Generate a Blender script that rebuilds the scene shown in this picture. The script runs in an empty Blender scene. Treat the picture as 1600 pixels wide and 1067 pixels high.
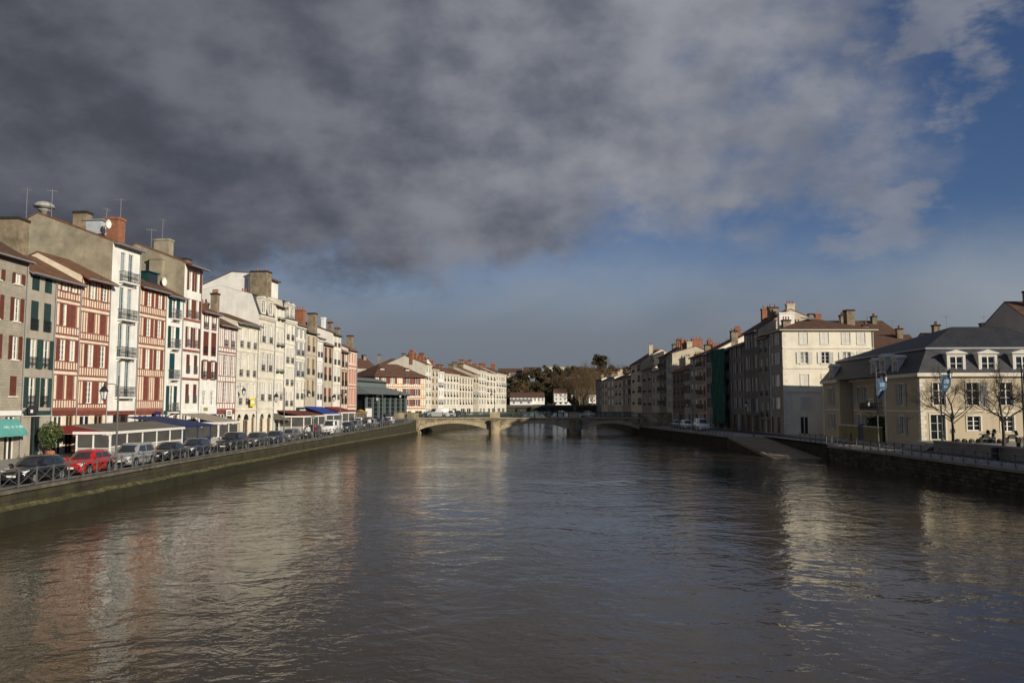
import bpy, bmesh, math, random
from mathutils import Vector, Matrix
random.seed(11)
R = math.radians
sc = bpy.context.scene
COL = sc.collection

# ------------------------------------------------------------------ camera
F, CX, CY, HOR, CAMH = 1267.0, 800.0, 533.5, 632.0, 6.2
PITCH = math.atan((HOR - CY) / F)
cam = bpy.data.cameras.new('camera'); camo = bpy.data.objects.new('camera', cam); COL.objects.link(camo)
cam.sensor_width = 36.0; cam.lens = F / 1600 * 36; cam.clip_start = 0.5; cam.clip_end = 8000
camo.location = (0, 0, CAMH); camo.rotation_euler = (math.pi / 2 + PITCH, 0, 0)
sc.camera = camo

# ------------------------------------------------------------------ light
SUN_EL, SUN_AZ = R(17.3), R(46.5)          # azimuth measured from straight behind the camera towards the right
sdir = Vector((math.sin(SUN_AZ) * math.cos(SUN_EL), -math.cos(SUN_AZ) * math.cos(SUN_EL), math.sin(SUN_EL)))
sun = bpy.data.lights.new('sun', 'SUN'); sun.energy = 4.9; sun.angle = R(0.55); sun.color = (1.0, 0.89, 0.72)
suno = bpy.data.objects.new('sun', sun); COL.objects.link(suno)
suno.rotation_euler = (-sdir).to_track_quat('-Z', 'Y').to_euler(); suno.location = (60, -60, 60)

world = bpy.data.worlds.new('World'); sc.world = world; world.use_nodes = True
def build_world():
    nt = world.node_tree; N = nt.nodes; L = nt.links; N.clear()
    out = N.new('ShaderNodeOutputWorld'); bg = N.new('ShaderNodeBackground'); L.new(bg.outputs[0], out.inputs[0])
    bg.inputs['Strength'].default_value = 0.10
    def lk(v, sock):
        if hasattr(v, 'is_output'): L.new(v, sock)
        else: sock.default_value = v
    def m(op, a, b=0.0, clamp=False):
        n = N.new('ShaderNodeMath'); n.operation = op; n.use_clamp = clamp
        lk(a, n.inputs[0]); lk(b, n.inputs[1]); return n.outputs[0]
    def smooth(v, a, b):
        n = N.new('ShaderNodeMapRange'); n.interpolation_type = 'SMOOTHSTEP'
        lk(v, n.inputs[0]); n.inputs[1].default_value = a; n.inputs[2].default_value = b; return n.outputs[0]
    def mix(f, a, b):
        n = N.new('ShaderNodeMix'); n.data_type = 'RGBA'
        lk(f, n.inputs[0]); lk(a, n.inputs[6]); lk(b, n.inputs[7]); return n.outputs[2]
    sky = N.new('ShaderNodeTexSky'); sky.sky_type = 'NISHITA'; sky.sun_disc = False
    sky.sun_elevation = SUN_EL; sky.sun_rotation = math.atan2(sdir.x, sdir.y)
    sky.altitude = 0; sky.air_density = 1.0; sky.dust_density = 0.6; sky.ozone_density = 2.0
    tc = N.new('ShaderNodeTexCoord'); sp = N.new('ShaderNodeSeparateXYZ'); L.new(tc.outputs['Generated'], sp.inputs[0])
    x, y, z = sp.outputs
    hl = m('MAXIMUM', m('SQRT', m('ADD', m('MULTIPLY', x, x), m('MULTIPLY', y, y))), .05)
    def noise(scale, detail, rough, dist=0.0, off=0.0, sz=1.6):
        mp = N.new('ShaderNodeMapping'); L.new(tc.outputs['Generated'], mp.inputs[0])
        mp.inputs['Location'].default_value = (off, off * 1.7, off * .3); mp.inputs['Scale'].default_value = (1, 1, sz)
        n = N.new('ShaderNodeTexNoise'); L.new(mp.outputs[0], n.inputs['Vector'])
        n.inputs['Scale'].default_value = scale; n.inputs['Detail'].default_value = detail
        n.inputs['Roughness'].default_value = rough; n.inputs['Distortion'].default_value = dist
        return m('SUBTRACT', n.outputs[0], .5)
    def billow(scale, detail, off, sz=1.5):
        mp = N.new('ShaderNodeMapping'); L.new(tc.outputs['Generated'], mp.inputs[0])
        mp.inputs['Location'].default_value = (off, off * .6, off * 1.3); mp.inputs['Scale'].default_value = (1, 1, sz)
        wn = N.new('ShaderNodeTexNoise'); L.new(mp.outputs[0], wn.inputs['Vector']); wn.inputs['Scale'].default_value = scale * 1.1; wn.inputs['Detail'].default_value = 4
        va = N.new('ShaderNodeVectorMath'); va.operation = 'MULTIPLY_ADD'; L.new(wn.outputs['Color'], va.inputs[0]); va.inputs[1].default_value = (.22,.22,.22); L.new(mp.outputs[0], va.inputs[2])
        n = N.new('ShaderNodeTexVoronoi'); n.feature = 'F1'; L.new(va.outputs[0], n.inputs['Vector'])
        n.inputs['Scale'].default_value = scale; n.inputs['Detail'].default_value = detail; n.inputs['Roughness'].default_value = .5
        n.normalize = True
        return m('SUBTRACT', .24, m('MULTIPLY', m('MULTIPLY', n.outputs['Distance'], n.outputs['Distance']), 1.0))
    big = noise(2.4, 3, .5, .0, 3.1, 1.3); mid = noise(6.0, 10, .60, .0, 7.7, 1.5); fine = noise(16.0, 8, .60, .0, 1.3, 1.6)
    bil = billow(6.5, 1.5, 4.4)
    # a cloud front: the sky to one side of a line through the zenith is covered, the other side clear
    side = m('DIVIDE', m('ADD', m('MULTIPLY', x, -math.cos(.37)), m('MULTIPLY', y, math.sin(.37))), hl)
    edge = m('ADD', m('ADD', side, m('MULTIPLY', big, .22)), m('ADD', m('MULTIPLY', mid, .50), m('ADD', m('MULTIPLY', fine, .22), m('MULTIPLY', bil, .26))))
    cover = smooth(edge, -0.08, 0.20)
    # the deck's base: below it only thin grey-blue air over the horizon, lower where the deck is deep
    base = m('SUBTRACT', m('SUBTRACT', z, .175), m('MULTIPLY', m('SUBTRACT', side, .42), -.11))
    base = m('ADD', base, m('ADD', m('MULTIPLY', mid, .17), m('ADD', m('MULTIPLY', big, .06), m('ADD', m('MULTIPLY', fine, .06), m('MULTIPLY', bil, .09)))))
    cover = m('MULTIPLY', cover, smooth(base, -.02, .05))
    puff = m('ADD', m('ADD', noise(6.4, 8, .58, .0, 25.1, 1.9), m('MULTIPLY', fine, .15)), m('MULTIPLY', bil, .30))
    puff = m('MULTIPLY', smooth(puff, .035, .17), 0.75)
    puff = m('MULTIPLY', puff, smooth(z, .10, .22))
    # loose scud hanging under the deck
    scud = m('ADD', m('ADD', noise(5.5, 7, .55, .0, 31.0, 1.8), m('MULTIPLY', bil, .25)), m('MULTIPLY', m('SUBTRACT', side, .75), .45))
    scud = m('MULTIPLY', m('MULTIPLY', smooth(scud, -.02, .16), smooth(z, .03, .10)), .72)
    cover = m('MAXIMUM', cover, m('MAXIMUM', puff, scud))
    # cloud tone: deep parts dark, thin ragged edges pale
    deep = smooth(m('ADD', side, m('ADD', m('MULTIPLY', big, .45), m('MULTIPLY', mid, .25))), 0.05, 0.85)
    def relief(scale, detail, rough, off, sz, dl):
        r_ = []
        for q in (0.0, 1.0):
            mp = N.new('ShaderNodeMapping'); L.new(tc.outputs['Generated'], mp.inputs[0])
            mp.inputs['Location'].default_value = (off + q*dl, off*1.7 - q*dl*.4, off*.3 + q*dl*1.1); mp.inputs['Scale'].default_value = (1, 1, sz)
            n = N.new('ShaderNodeTexNoise'); L.new(mp.outputs[0], n.inputs['Vector'])
            n.inputs['Scale'].default_value = scale; n.inputs['Detail'].default_value = detail; n.inputs['Roughness'].default_value = rough
            r_.append(n.outputs[0])
        return m('SUBTRACT', r_[0], r_[1])
    # tops and sun-side flanks of each billow catch more light than its base
    rel = m('ADD', m('MULTIPLY', relief(4.2, 9, .55, 21.0, 1.5, .055), 1.9), m('MULTIPLY', relief(10.0, 7, .55, 4.0, 1.6, .022), 1.2))
    tone = m('ADD', m('ADD', m('MULTIPLY', noise(3.2, 4, .5, .0, 21.0, 1.3), 1.0), rel), m('ADD', m('MULTIPLY', bil, .5), .42))
    tone = smooth(tone, -0.05, 1.05)
    light = mix(tone, (1.20, 1.36, 1.80, 1), (3.1, 3.2, 3.55, 1))
    dark = mix(tone, (0.62, 0.68, 0.86, 1), (1.34, 1.40, 1.72, 1))
    cloud = mix(deep, light, dark)
    rim = m('MULTIPLY', m('SUBTRACT', 1.0, smooth(edge, .05, .40)), .45)
    cloud = mix(rim, cloud, (2.7, 2.8, 3.15, 1))
    clear = N.new('ShaderNodeMix'); clear.data_type = 'RGBA'; clear.blend_type = 'MULTIPLY'
    clear.inputs[0].default_value = 1.0; L.new(sky.outputs[0], clear.inputs[6]); clear.inputs[7].default_value = (0.40, 0.47, 0.66, 1)
    # veil of thin stratus near the horizon
    veil = smooth(m('ADD', z, m('MULTIPLY', mid, .10)), 0.225, 0.085)
    vt = m('ADD', m('ADD', m('MULTIPLY', noise(2.4, 5, .5, .4, 5.5, 3.0), 1.1), m('MULTIPLY', z, 4.2)), m('MULTIPLY', side, -.35))
    vcol = mix(smooth(vt, .05, .75), (1.75, 1.96, 2.30, 1), (2.9, 3.2, 3.6, 1))
    sky_ = mix(m('MULTIPLY', veil, .93), clear.outputs[2], vcol)
    col = mix(cover, sky_, cloud)
    low = smooth(z, 0.09, 0.0)
    col = mix(m('MULTIPLY', low, .7), col, (1.50, 1.68, 2.0, 1))
    L.new(col, bg.inputs[0])
build_world()
world.cycles.sampling_method = 'MANUAL'; world.cycles.sample_map_resolution = 512
vs = sc.view_settings; vs.view_transform = 'Standard'; vs.look = 'None'; vs.gamma = 1; vs.exposure = 0.0; vs.use_curve_mapping = False
sc.render.engine = 'CYCLES'
sc.cycles.use_denoising = True
sc.cycles.max_bounces = 6; sc.cycles.diffuse_bounces = 3; sc.cycles.glossy_bounces = 3; sc.cycles.transmission_bounces = 2
sc.cycles.caustics_reflective = False; sc.cycles.caustics_refractive = False

# ------------------------------------------------------------------ pixel helpers (a pixel gives a direction; distance comes from what it touches)
_cp, _sp = math.cos(PITCH), math.sin(PITCH)
def ray(x, y):
    a, b = (x - CX) / F, (CY - y) / F
    return Vector((a, _cp - b * _sp, _sp + b * _cp))
def on_z(x, y, z):
    d = ray(x, y); return Vector((0, 0, CAMH)) + d * ((z - CAMH) / d.z)
def on_y(x, y, Y):
    d = ray(x, y); return Vector((0, 0, CAMH)) + d * (Y / d.y)
def on_plane(x, y, P, n):
    d = ray(x, y); o = Vector((0, 0, CAMH)); return o + d * ((Vector(P) - o).dot(n) / d.dot(n))
def hit_line(x, pts, y=600):
    """ground point where the vertical plane of pixel column x meets a polyline of (X, Y)"""
    d = ray(x, y); k = d.x / d.y
    best = None
    for i in range(len(pts) - 1):
        (x0, y0), (x1, y1) = pts[i], pts[i + 1]
        den = (x1 - x0) - k * (y1 - y0)
        if abs(den) < 1e-9: continue
        t = (k * y0 - x0) / den
        lo = -1e9 if i == 0 else 0; hi = 1e9 if i == len(pts) - 2 else 1
        if lo <= t <= hi:
            P = Vector((x0 + t * (x1 - x0), y0 + t * (y1 - y0), 0))
            if P.y > 5: best = P; break
    return best
def lerp_line(pts, Y):
    for i in range(len(pts) - 1):
        (x0, y0), (x1, y1) = pts[i], pts[i + 1]
        if Y <= y1 or i == len(pts) - 2:
            t = (Y - y0) / (y1 - y0); return x0 + t * (x1 - x0)

# ------------------------------------------------------------------ mesh helpers
class MB:
    def __init__(s): s.v = []; s.f = []; s.m = []
    def add(s, vs, fs, mi=0):
        b = len(s.v); s.v += [tuple(p) for p in vs]; s.f += [tuple(i + b for i in f) for f in fs]; s.m += [mi] * len(fs); return s
    def box(s, x0, x1, y0, y1, z0, z1, mi=0):
        return s.add([(x0,y0,z0),(x1,y0,z0),(x1,y1,z0),(x0,y1,z0),(x0,y0,z1),(x1,y0,z1),(x1,y1,z1),(x0,y1,z1)],
              [(0,3,2,1),(4,5,6,7),(0,1,5,4),(1,2,6,5),(2,3,7,6),(3,0,4,7)], mi)
    def quad(s, a, b, c, d, mi=0): return s.add([a, b, c, d], [(0,1,2,3)], mi)
    def bar(s, p, q, w, h=None, mi=0):
        p, q = Vector(p), Vector(q); h = h or w; d = (q - p)
        if d.length < 1e-6: return s
        d.normalize(); up = Vector((0,0,1)) if abs(d.z) < .95 else Vector((1,0,0))
        a = d.cross(up).normalized() * w / 2; b = a.cross(d).normalized() * h / 2
        vs = [p-a-b, p+a-b, p+a+b, p-a+b, q-a-b, q+a-b, q+a+b, q-a+b]
        return s.add(vs, [(0,3,2,1),(4,5,6,7),(0,1,5,4),(1,2,6,5),(2,3,7,6),(3,0,4,7)], mi)
    def tube(s, pts, rad, n=6, mi=0, cap=True):
        pts = [Vector(p) for p in pts]; rad = rad if isinstance(rad, (list, tuple)) else [rad] * len(pts)
        rings = []; prev = None
        for i, p in enumerate(pts):
            d = (pts[min(i+1, len(pts)-1)] - pts[max(i-1, 0)])
            d = d.normalized() if d.length > 1e-9 else Vector((0,0,1))
            if prev is None: a = d.cross(Vector((0,0,1)) if abs(d.z) < .9 else Vector((1,0,0))).normalized()
            else:
                a = prev - d * prev.dot(d); a = a.normalized() if a.length > 1e-6 else d.orthogonal().normalized()
            prev = a; b = d.cross(a)
            rings.append([p + (a * math.cos(t*2*math.pi/n) + b * math.sin(t*2*math.pi/n)) * rad[i] for t in range(n)])
        base = len(s.v); s.v += [tuple(q) for r in rings for q in r]
        for i in range(len(pts)-1):
            for t in range(n):
                t2 = (t+1) % n; s.f.append((base+i*n+t, base+i*n+t2, base+(i+1)*n+t2, base+(i+1)*n+t)); s.m.append(mi)
        if cap:
            s.f.append(tuple(base + t for t in reversed(range(n)))); s.m.append(mi)
            s.f.append(tuple(base + (len(pts)-1)*n + t for t in range(n))); s.m.append(mi)
        return s
    def lathe(s, prof, n=12, c=(0,0,0), mi=0):
        base = len(s.v)
        for r, z in prof:
            for t in range(n): s.v.append((c[0] + r*math.cos(t*2*math.pi/n), c[1] + r*math.sin(t*2*math.pi/n), c[2] + z))
        for i in range(len(prof)-1):
            for t in range(n):
                t2 = (t+1) % n; s.f.append((base+i*n+t, base+i*n+t2, base+(i+1)*n+t2, base+(i+1)*n+t)); s.m.append(mi)
        s.f.append(tuple(base + t for t in reversed(range(n)))); s.m.append(mi)
        s.f.append(tuple(base + (len(prof)-1)*n + t for t in range(n))); s.m.append(mi)
        return s
    def prism(s, poly, a, b, mi=0):
        """poly: points; extruded by vector from a to b offsets"""
        a, b = Vector(a), Vector(b); n = len(poly)
        vs = [Vector(p)+a for p in poly] + [Vector(p)+b for p in poly]
        fs = [tuple(reversed(range(n))), tuple(range(n, 2*n))] + [(i, (i+1) % n, n+(i+1) % n, n+i) for i in range(n)]
        return s.add(vs, fs, mi)
    def mesh(s, name, mats, smooth=False):
        me = bpy.data.meshes.new(name); me.from_pydata(s.v, [], s.f)
        for mm in (mats if isinstance(mats, (list, tuple)) else [mats]): me.materials.append(mm)
        if any(s.m): me.polygons.foreach_set('material_index', s.m)
        if smooth: me.polygons.foreach_set('use_smooth', [True] * len(s.f))
        bm = bmesh.new(); bm.from_mesh(me); bmesh.ops.recalc_face_normals(bm, faces=bm.faces); bm.to_mesh(me); bm.free()
        return me
    def build(s, name, mats, parent=None, loc=None, smooth=False):
        return link(name, s.mesh(name, mats, smooth), parent, loc)
def link(name, data, parent=None, loc=None, rot=None, scale=None):
    o = bpy.data.objects.new(name, data); COL.objects.link(o)
    if parent is not None: o.parent = parent
    if loc is not None: o.location = loc
    if rot is not None: o.rotation_euler = rot
    if scale is not None: o.scale = scale
    return o
def tag(o, label, cat, group=None, kind=None):
    if label: o['label'] = label
    if cat: o['category'] = cat
    if group: o['group'] = group
    if kind: o['kind'] = kind
    return o
def thing(name, label, cat, loc=(0,0,0), rz=0.0, group=None):
    o = link(name, None, None, loc, (0,0,rz)); o.empty_display_size = .3; return tag(o, label, cat, group)
_cache = {}
def cached(key, fn):
    if key not in _cache: _cache[key] = fn()
    return _cache[key]
def copy_tree(o, parent=None):
    c = o.copy(); COL.objects.link(c)
    if parent is not None: c.parent = parent
    for ch in o.children: copy_tree(ch, c)
    return c
def unit_box(mat):
    return cached(('ub', mat.name), lambda: MB().box(-.5,.5,-.5,.5,-.5,.5).mesh('block', mat))
def piece(name, mat, parent, x0, x1, y0, y1, z0, z1, rot=None):
    return link(name, unit_box(mat), parent, ((x0+x1)/2, (y0+y1)/2, (z0+z1)/2), rot, (x1-x0, y1-y0, z1-z0))

# ------------------------------------------------------------------ materials
MATS = {}
def M(name, col, rough=.8, var=.15, scale=1.2, streak=0.0, bump=.15, bscale=14.0, spec=.3, metal=0.0, rnd=0.0, coat=0.0,
      dirt=None, dirtcol=(.05,.045,.04), brick=None, wave=None, coords='world'):
    if name in MATS: return MATS[name]
    ma = bpy.data.materials.new(name); ma.use_nodes = True; MATS[name] = ma
    nt = ma.node_tree; N = nt.nodes; L = nt.links; b = N['Principled BSDF']
    b.inputs['Roughness'].default_value = rough; b.inputs['Metallic'].default_value = metal
    b.inputs['Specular IOR Level'].default_value = spec; b.inputs['Coat Weight'].default_value = coat; b.inputs['Coat Roughness'].default_value = .06
    if coords == 'world': P = N.new('ShaderNodeNewGeometry').outputs['Position']
    else: P = N.new('ShaderNodeTexCoord').outputs['Object']
    def noise(scale, detail=4, sc3=(1,1,1), rough_=.55):
        mp = N.new('ShaderNodeMapping'); L.new(P, mp.inputs[0]); mp.inputs['Scale'].default_value = sc3
        n = N.new('ShaderNodeTexNoise'); L.new(mp.outputs[0], n.inputs['Vector'])
        n.inputs['Scale'].default_value = scale; n.inputs['Detail'].default_value = detail; n.inputs['Roughness'].default_value = rough_
        return n.outputs[0]
    def mapr(v, a, bb, c=0.0, d=1.0):
        n = N.new('ShaderNodeMapRange'); L.new(v, n.inputs[0])
        for i, q in enumerate((a, bb, c, d)): n.inputs[i+1].default_value = q
        return n.outputs[0]
    def mix(f, a, bb, mode='MIX'):
        n = N.new('ShaderNodeMix'); n.data_type = 'RGBA'; n.blend_type = mode
        for q, s_ in ((f, n.inputs[0]), (a, n.inputs[6]), (bb, n.inputs[7])):
            if hasattr(q, 'is_output'): L.new(q, s_)
            else: s_.default_value = q
        return n.outputs[2]
    c4 = (*col, 1)
    lo = tuple(q * (1 - var) for q in col) + (1,); hi = tuple(min(1, q * (1 + var * .7)) for q in col) + (1,)
    out = mix(mapr(noise(scale, 5), .3, .7), lo, hi)
    h = noise(bscale, 4)
    if brick:
        bw, bh, mort, mcol, cvar = brick
        mp = N.new('ShaderNodeMapping'); L.new(P, mp.inputs[0])
        mp.inputs['Rotation'].default_value = (math.pi/2, 0, 0) if coords != 'world' else (0,0,0)
        if coords == 'world':
            sep = N.new('ShaderNodeSeparateXYZ'); L.new(P, sep.inputs[0])
            ad = N.new('ShaderNodeMath'); L.new(sep.outputs[0], ad.inputs[0]); L.new(sep.outputs[1], ad.inputs[1])
            cb = N.new('ShaderNodeCombineXYZ'); L.new(ad.outputs[0], cb.inputs[0]); L.new(sep.outputs[2], cb.inputs[1]); vec = cb.outputs[0]
        else:
            sep = N.new('ShaderNodeSeparateXYZ'); L.new(P, sep.inputs[0])
            ad = N.new('ShaderNodeMath'); L.new(sep.outputs[0], ad.inputs[0]); L.new(sep.outputs[1], ad.inputs[1])
            cb = N.new('ShaderNodeCombineXYZ'); L.new(ad.outputs[0], cb.inputs[0]); L.new(sep.outputs[2], cb.inputs[1]); vec = cb.outputs[0]
        bt = N.new('ShaderNodeTexBrick'); L.new(vec, bt.inputs['Vector'])
        bt.inputs['Scale'].default_value = 1; bt.inputs['Brick Width'].default_value = bw; bt.inputs['Row Height'].default_value = bh
        bt.inputs['Mortar Size'].default_value = mort; bt.inputs['Mortar Smooth'].default_value = .3
        bt.inputs['Color1'].default_value = (1-cvar,)*3 + (1,); bt.inputs['Color2'].default_value = (1+cvar,)*3 + (1,)
        bt.inputs['Mortar'].default_value = (*mcol, 1)
        out = mix(1.0, out, bt.outputs[0], 'MULTIPLY')
        mm = N.new('ShaderNodeMath'); mm.operation = 'MULTIPLY_ADD'; L.new(bt.outputs['Fac'], mm.inputs[0]); mm.inputs[1].default_value = -1.0; L.new(h, mm.inputs[2]); h = mm.outputs[0]
    if wave:
        ax, ws, amt = wave
        w = N.new('ShaderNodeTexWave'); L.new(P, w.inputs['Vector']); w.wave_type = 'BANDS'; w.bands_direction = ax
        w.inputs['Scale'].default_value = ws; w.inputs['Distortion'].default_value = .4; w.inputs['Detail'].default_value = 1
        out = mix(mapr(w.outputs['Fac'], 0, 1, 0, amt), out, tuple(q*.45 for q in col) + (1,))
        mm = N.new('ShaderNodeMath'); mm.operation = 'MULTIPLY_ADD'; L.new(w.outputs['Fac'], mm.inputs[0]); mm.inputs[1].default_value = -1.5; L.new(h, mm.inputs[2]); h = mm.outputs[0]
    if streak:
        s_ = mapr(noise(1.0, 5, (2.2, 2.2, .16), .6), .45, .8, 0, streak)
        out = mix(s_, out, tuple(q*.5 for q in col) + (1,))
    if dirt:
        d_ = mapr(noise(dirt[0], 6, (1,1,1), .65), dirt[1], dirt[2], 0, dirt[3])
        out = mix(d_, out, (*dirtcol, 1))
    if rnd:
        oi = N.new('ShaderNodeObjectInfo')
        hsv = N.new('ShaderNodeHueSaturation'); L.new(out, hsv.inputs['Color']); L.new(mapr(oi.outputs['Random'], 0, 1, 1-rnd, 1+rnd), hsv.inputs['Value']); out = hsv.outputs[0]
    L.new(out, b.inputs['Base Color'])
    if bump:
        bp = N.new('ShaderNodeBump'); bp.inputs['Strength'].default_value = bump; bp.inputs['Distance'].default_value = .04
        L.new(h, bp.inputs['Height']); L.new(bp.outputs[0], b.inputs['Normal'])
    return ma

WHITE = M('white_render', (.79,.78,.73), .85, .10, .6, .32, .12, dirt=(.9,.48,.8,.30), dirtcol=(.30,.27,.22))
CREAM = M('cream_render', (.77,.735,.63), .85, .12, .6, .38, .12, dirt=(.8,.47,.78,.40), dirtcol=(.28,.24,.18))
PALE = M('pale_limestone', (.70,.66,.56), .85, .12, .7, .36, .15, brick=(1.1,.42,.012,(.72,.70,.66),.04), dirt=(.8,.55,.85,.3), dirtcol=(.25,.22,.17))
PLASTER = M('beige_plaster', (.50,.45,.345), .9, .12, .6, .35, .2, dirt=(.7,.5,.8,.4), dirtcol=(.20,.17,.12))
GREYSTONE = M('grey_blockwork', (.36,.325,.26), .9, .16, .8, .3, .3, brick=(.5,.24,.014,(.78,.77,.74),.09))
GREYPLAST = M('grey_plaster', (.40,.365,.30), .9, .12, .6, .4, .2, dirt=(.8,.5,.8,.4), dirtcol=(.18,.16,.13))
GABLE = M('stained_gable_plaster', (.34,.305,.22), .95, .25, .5, .3, .25, dirt=(.9,.42,.66,.6), dirtcol=(.17,.15,.115))
CREAMTIMB = M('cream_infill', (.76,.67,.52), .85, .12, 1.4, .3, .1, dirt=(1.1,.48,.8,.3), dirtcol=(.38,.29,.20))
OCHRE = M('ochre_render', (.58,.46,.29), .85, .09, .5, .25, .12, dirt=(.7,.5,.8,.35), dirtcol=(.28,.20,.12))
SHADEWALL = [M('shaded_render_a', (.19,.18,.16), .85, .1, .6, .3, .12), M('shaded_render_b', (.22,.205,.18), .85, .1, .6, .3, .12),
             M('shaded_render_c', (.155,.145,.13), .85, .12, .6, .35, .12), M('shaded_render_d', (.28,.265,.24), .85, .1, .6, .3, .12)]  # walls darkened in colour to deepen the shade on the right bank
PINK = M('pink_render', (.70,.56,.46), .85, .08, .6, .15, .1)
PINKRED = M('rose_paint', (.46,.20,.155), .7, .1, 1, .1, .1)
OXRED = M('oxblood_paint', (.19,.062,.044), .6, .2, 2.5, .2, .12, rnd=.12)
OXBEAM = M('oxblood_timber', (.27,.10,.072), .7, .22, 2.0, .25, .15, rnd=.15)
BROWNP = M('brown_paint', (.13,.045,.03), .6, .2, 2.5, .2, .12, rnd=.12)
GREENP = M('bottle_green_paint', (.028,.058,.055), .5, .2, 2.5, .1, .12, rnd=.15)
TEALP = M('teal_paint', (.012,.058,.062), .5, .2, 2.5, .1, .1, rnd=.12)
GREYP = M('grey_paint', (.33,.35,.36), .6, .12, 2.0, .1, .1, rnd=.1)
BLUEGREY = M('blue_grey_paint', (.36,.43,.46), .6, .1, 2.0, .1, .08)
PALESH = M('pale_shutter_paint', (.62,.60,.55), .6, .1, 2.0, .15, .1, rnd=.08)
DKBLUE = M('dark_blue_paint', (.02,.03,.09), .5, .2, 2.0, .1, .1, rnd=.1)
PLUM = M('plum_paint', (.09,.045,.05), .6, .2, 2.0, .1, .1, rnd=.1)
FRAMEW = M('white_window_paint', (.80,.79,.75), .5, .05, 3, 0, .03)
FRAMEB = M('wood_window_frame', (.30,.20,.11), .6, .2, 5, 0, .05)
def glassmat(name, col, rough):
    m_ = M(name, col, rough, .35, .9, 0, .0, spec=.6)
    return m_
GLASS = glassmat('window_glass', (.018,.021,.026), .06)
CURTAIN = M('curtained_glass', (.34,.33,.30), .15, .35, 2.2, .4, 0, spec=.6)
GLASSES = [GLASS, GLASS, CURTAIN, CURTAIN, GLASS]
IRON = M('black_ironwork', (.022,.024,.026), .5, .25, 6, 0, .1, spec=.4)
GREYIRON = M('grey_painted_iron', (.11,.115,.115), .5, .2, 6, 0, .1, spec=.4)
GREENIRON = M('green_painted_iron', (.04,.062,.056), .45, .2, 3, .1, .08, spec=.45)
ROOFT = M('terracotta_tiles', (.21,.105,.062), .9, .35, 1.3, 0, .6, 30, wave=('X', 1.25, .55), coords='obj', dirt=(.5,.45,.75,.5), dirtcol=(.075,.06,.045))
ROOFB = M('brown_tiles', (.145,.078,.05), .9, .35, 1.3, 0, .6, 30, wave=('X', 1.25, .55), coords='obj', dirt=(.5,.45,.75,.5), dirtcol=(.06,.05,.04))
SLATE = M('slate', (.052,.054,.060), .6, .22, .8, .15, .25, 10, brick=(.32,.2,.012,(.6,.6,.62),.14), coords='obj', spec=.4)
LEAD = M('grey_zinc', (.26,.27,.28), .5, .12, 2, .1, .1, spec=.4)
BRICKM = M('red_brick', (.27,.115,.068), .9, .2, 2, .1, .3, brick=(.22,.07,.008,(1.25,1.3,1.35),.18), coords='obj')
CHIMST = M('soot_stained_stack', (.27,.22,.15), .95, .3, .9, .3, .35, dirt=(1.1,.45,.7,.65), dirtcol=(.055,.045,.035))
SOOT = M('soot_black', (.035,.03,.026), .95, .3, 3, 0, .3)
STONE = M('bridge_limestone', (.40,.335,.225), .9, .25, .7, .5, .4, 8, dirt=(.55,.40,.62,.75), dirtcol=(.075,.065,.042))
VOUSS = M('voussoir_stone', (.50,.42,.28), .9, .25, 1.6, .4, .3, 8, dirt=(.8,.45,.7,.5), dirtcol=(.12,.10,.07))
MOSSY = M('mossy_wall_stone', (.046,.040,.027), .95, .4, .6, .35, .5, 6, brick=(.9,.34,.02,(.5,.5,.45),.16), dirt=(.7,.45,.68,.7), dirtcol=(.045,.05,.018))
WETWALL = M('wet_olive_wall', (.021,.019,.0095), .8, .35, .5, .4, .5, 5, dirt=(.9,.45,.7,.6), dirtcol=(.03,.032,.012))
ALGAE = M('dry_algae', (.13,.12,.055), .95, .5, 2.6, 0, .8, 9, dirt=(2.4,.38,.56,.9), dirtcol=(.05,.05,.02))
COPING = M('weathered_coping', (.12,.105,.08), .95, .3, 1.1, 0, .4, 8, rnd=.22, dirt=(1.6,.46,.7,.55), dirtcol=(.05,.05,.03))
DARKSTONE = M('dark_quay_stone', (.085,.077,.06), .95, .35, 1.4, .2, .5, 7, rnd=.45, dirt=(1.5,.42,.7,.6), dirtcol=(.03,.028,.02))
PAVE = M('grey_paving', (.33,.31,.27), .9, .15, .9, 0, .2, 10, brick=(.6,.6,.01,(.7,.7,.7),.06), dirt=(.6,.5,.8,.35), dirtcol=(.10,.09,.075))
ASPHALT = M('asphalt', (.062,.062,.062), .9, .2, .5, 0, .3, 30, dirt=(.4,.5,.8,.4), dirtcol=(.035,.035,.034))
GROUND = M('town_ground', (.16,.15,.13), .95, .2, .3, 0, .2)
COBBLE = M('slipway_cobbles', (.27,.22,.145), .9, .25, 1.0, 0, .5, 9, brick=(.25,.14,.02,(.5,.48,.42),.2), dirt=(.8,.45,.75,.5), dirtcol=(.09,.08,.05))
WPAINT = M('white_metal', (.78,.77,.73), .45, .06, 3, .1, .04)
# ------------------------------------------------------------------ the river, banks and quays
LE = [(-25.3,-40),(-25.3,46),(-25.4,70),(-25.0,95),(-23.3,122),(-21.0,150),(-19.8,167)]
LF = [(-40.0,40),(-39.5,72),(-36.9,95),(-33.5,122),(-30.0,152),(-28.5,166)]      # facade line, left bank
RF = [(40.5,121),(39.6,140),(37.6,170),(36.2,210),(35.8,300),(35.8,360)]          # facade line, right bank
FLF = [(-22.9,214),(-14.0,250),(-4.2,302)]                                       # facade line beyond the bridge
def zL(Y):
    if Y < 95: return 1.8
    if Y < 160: return 1.8 + .8 * ((Y-95)/65)**1.3
    return min(3.3, 2.6 + .7*(Y-160)/9)

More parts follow.
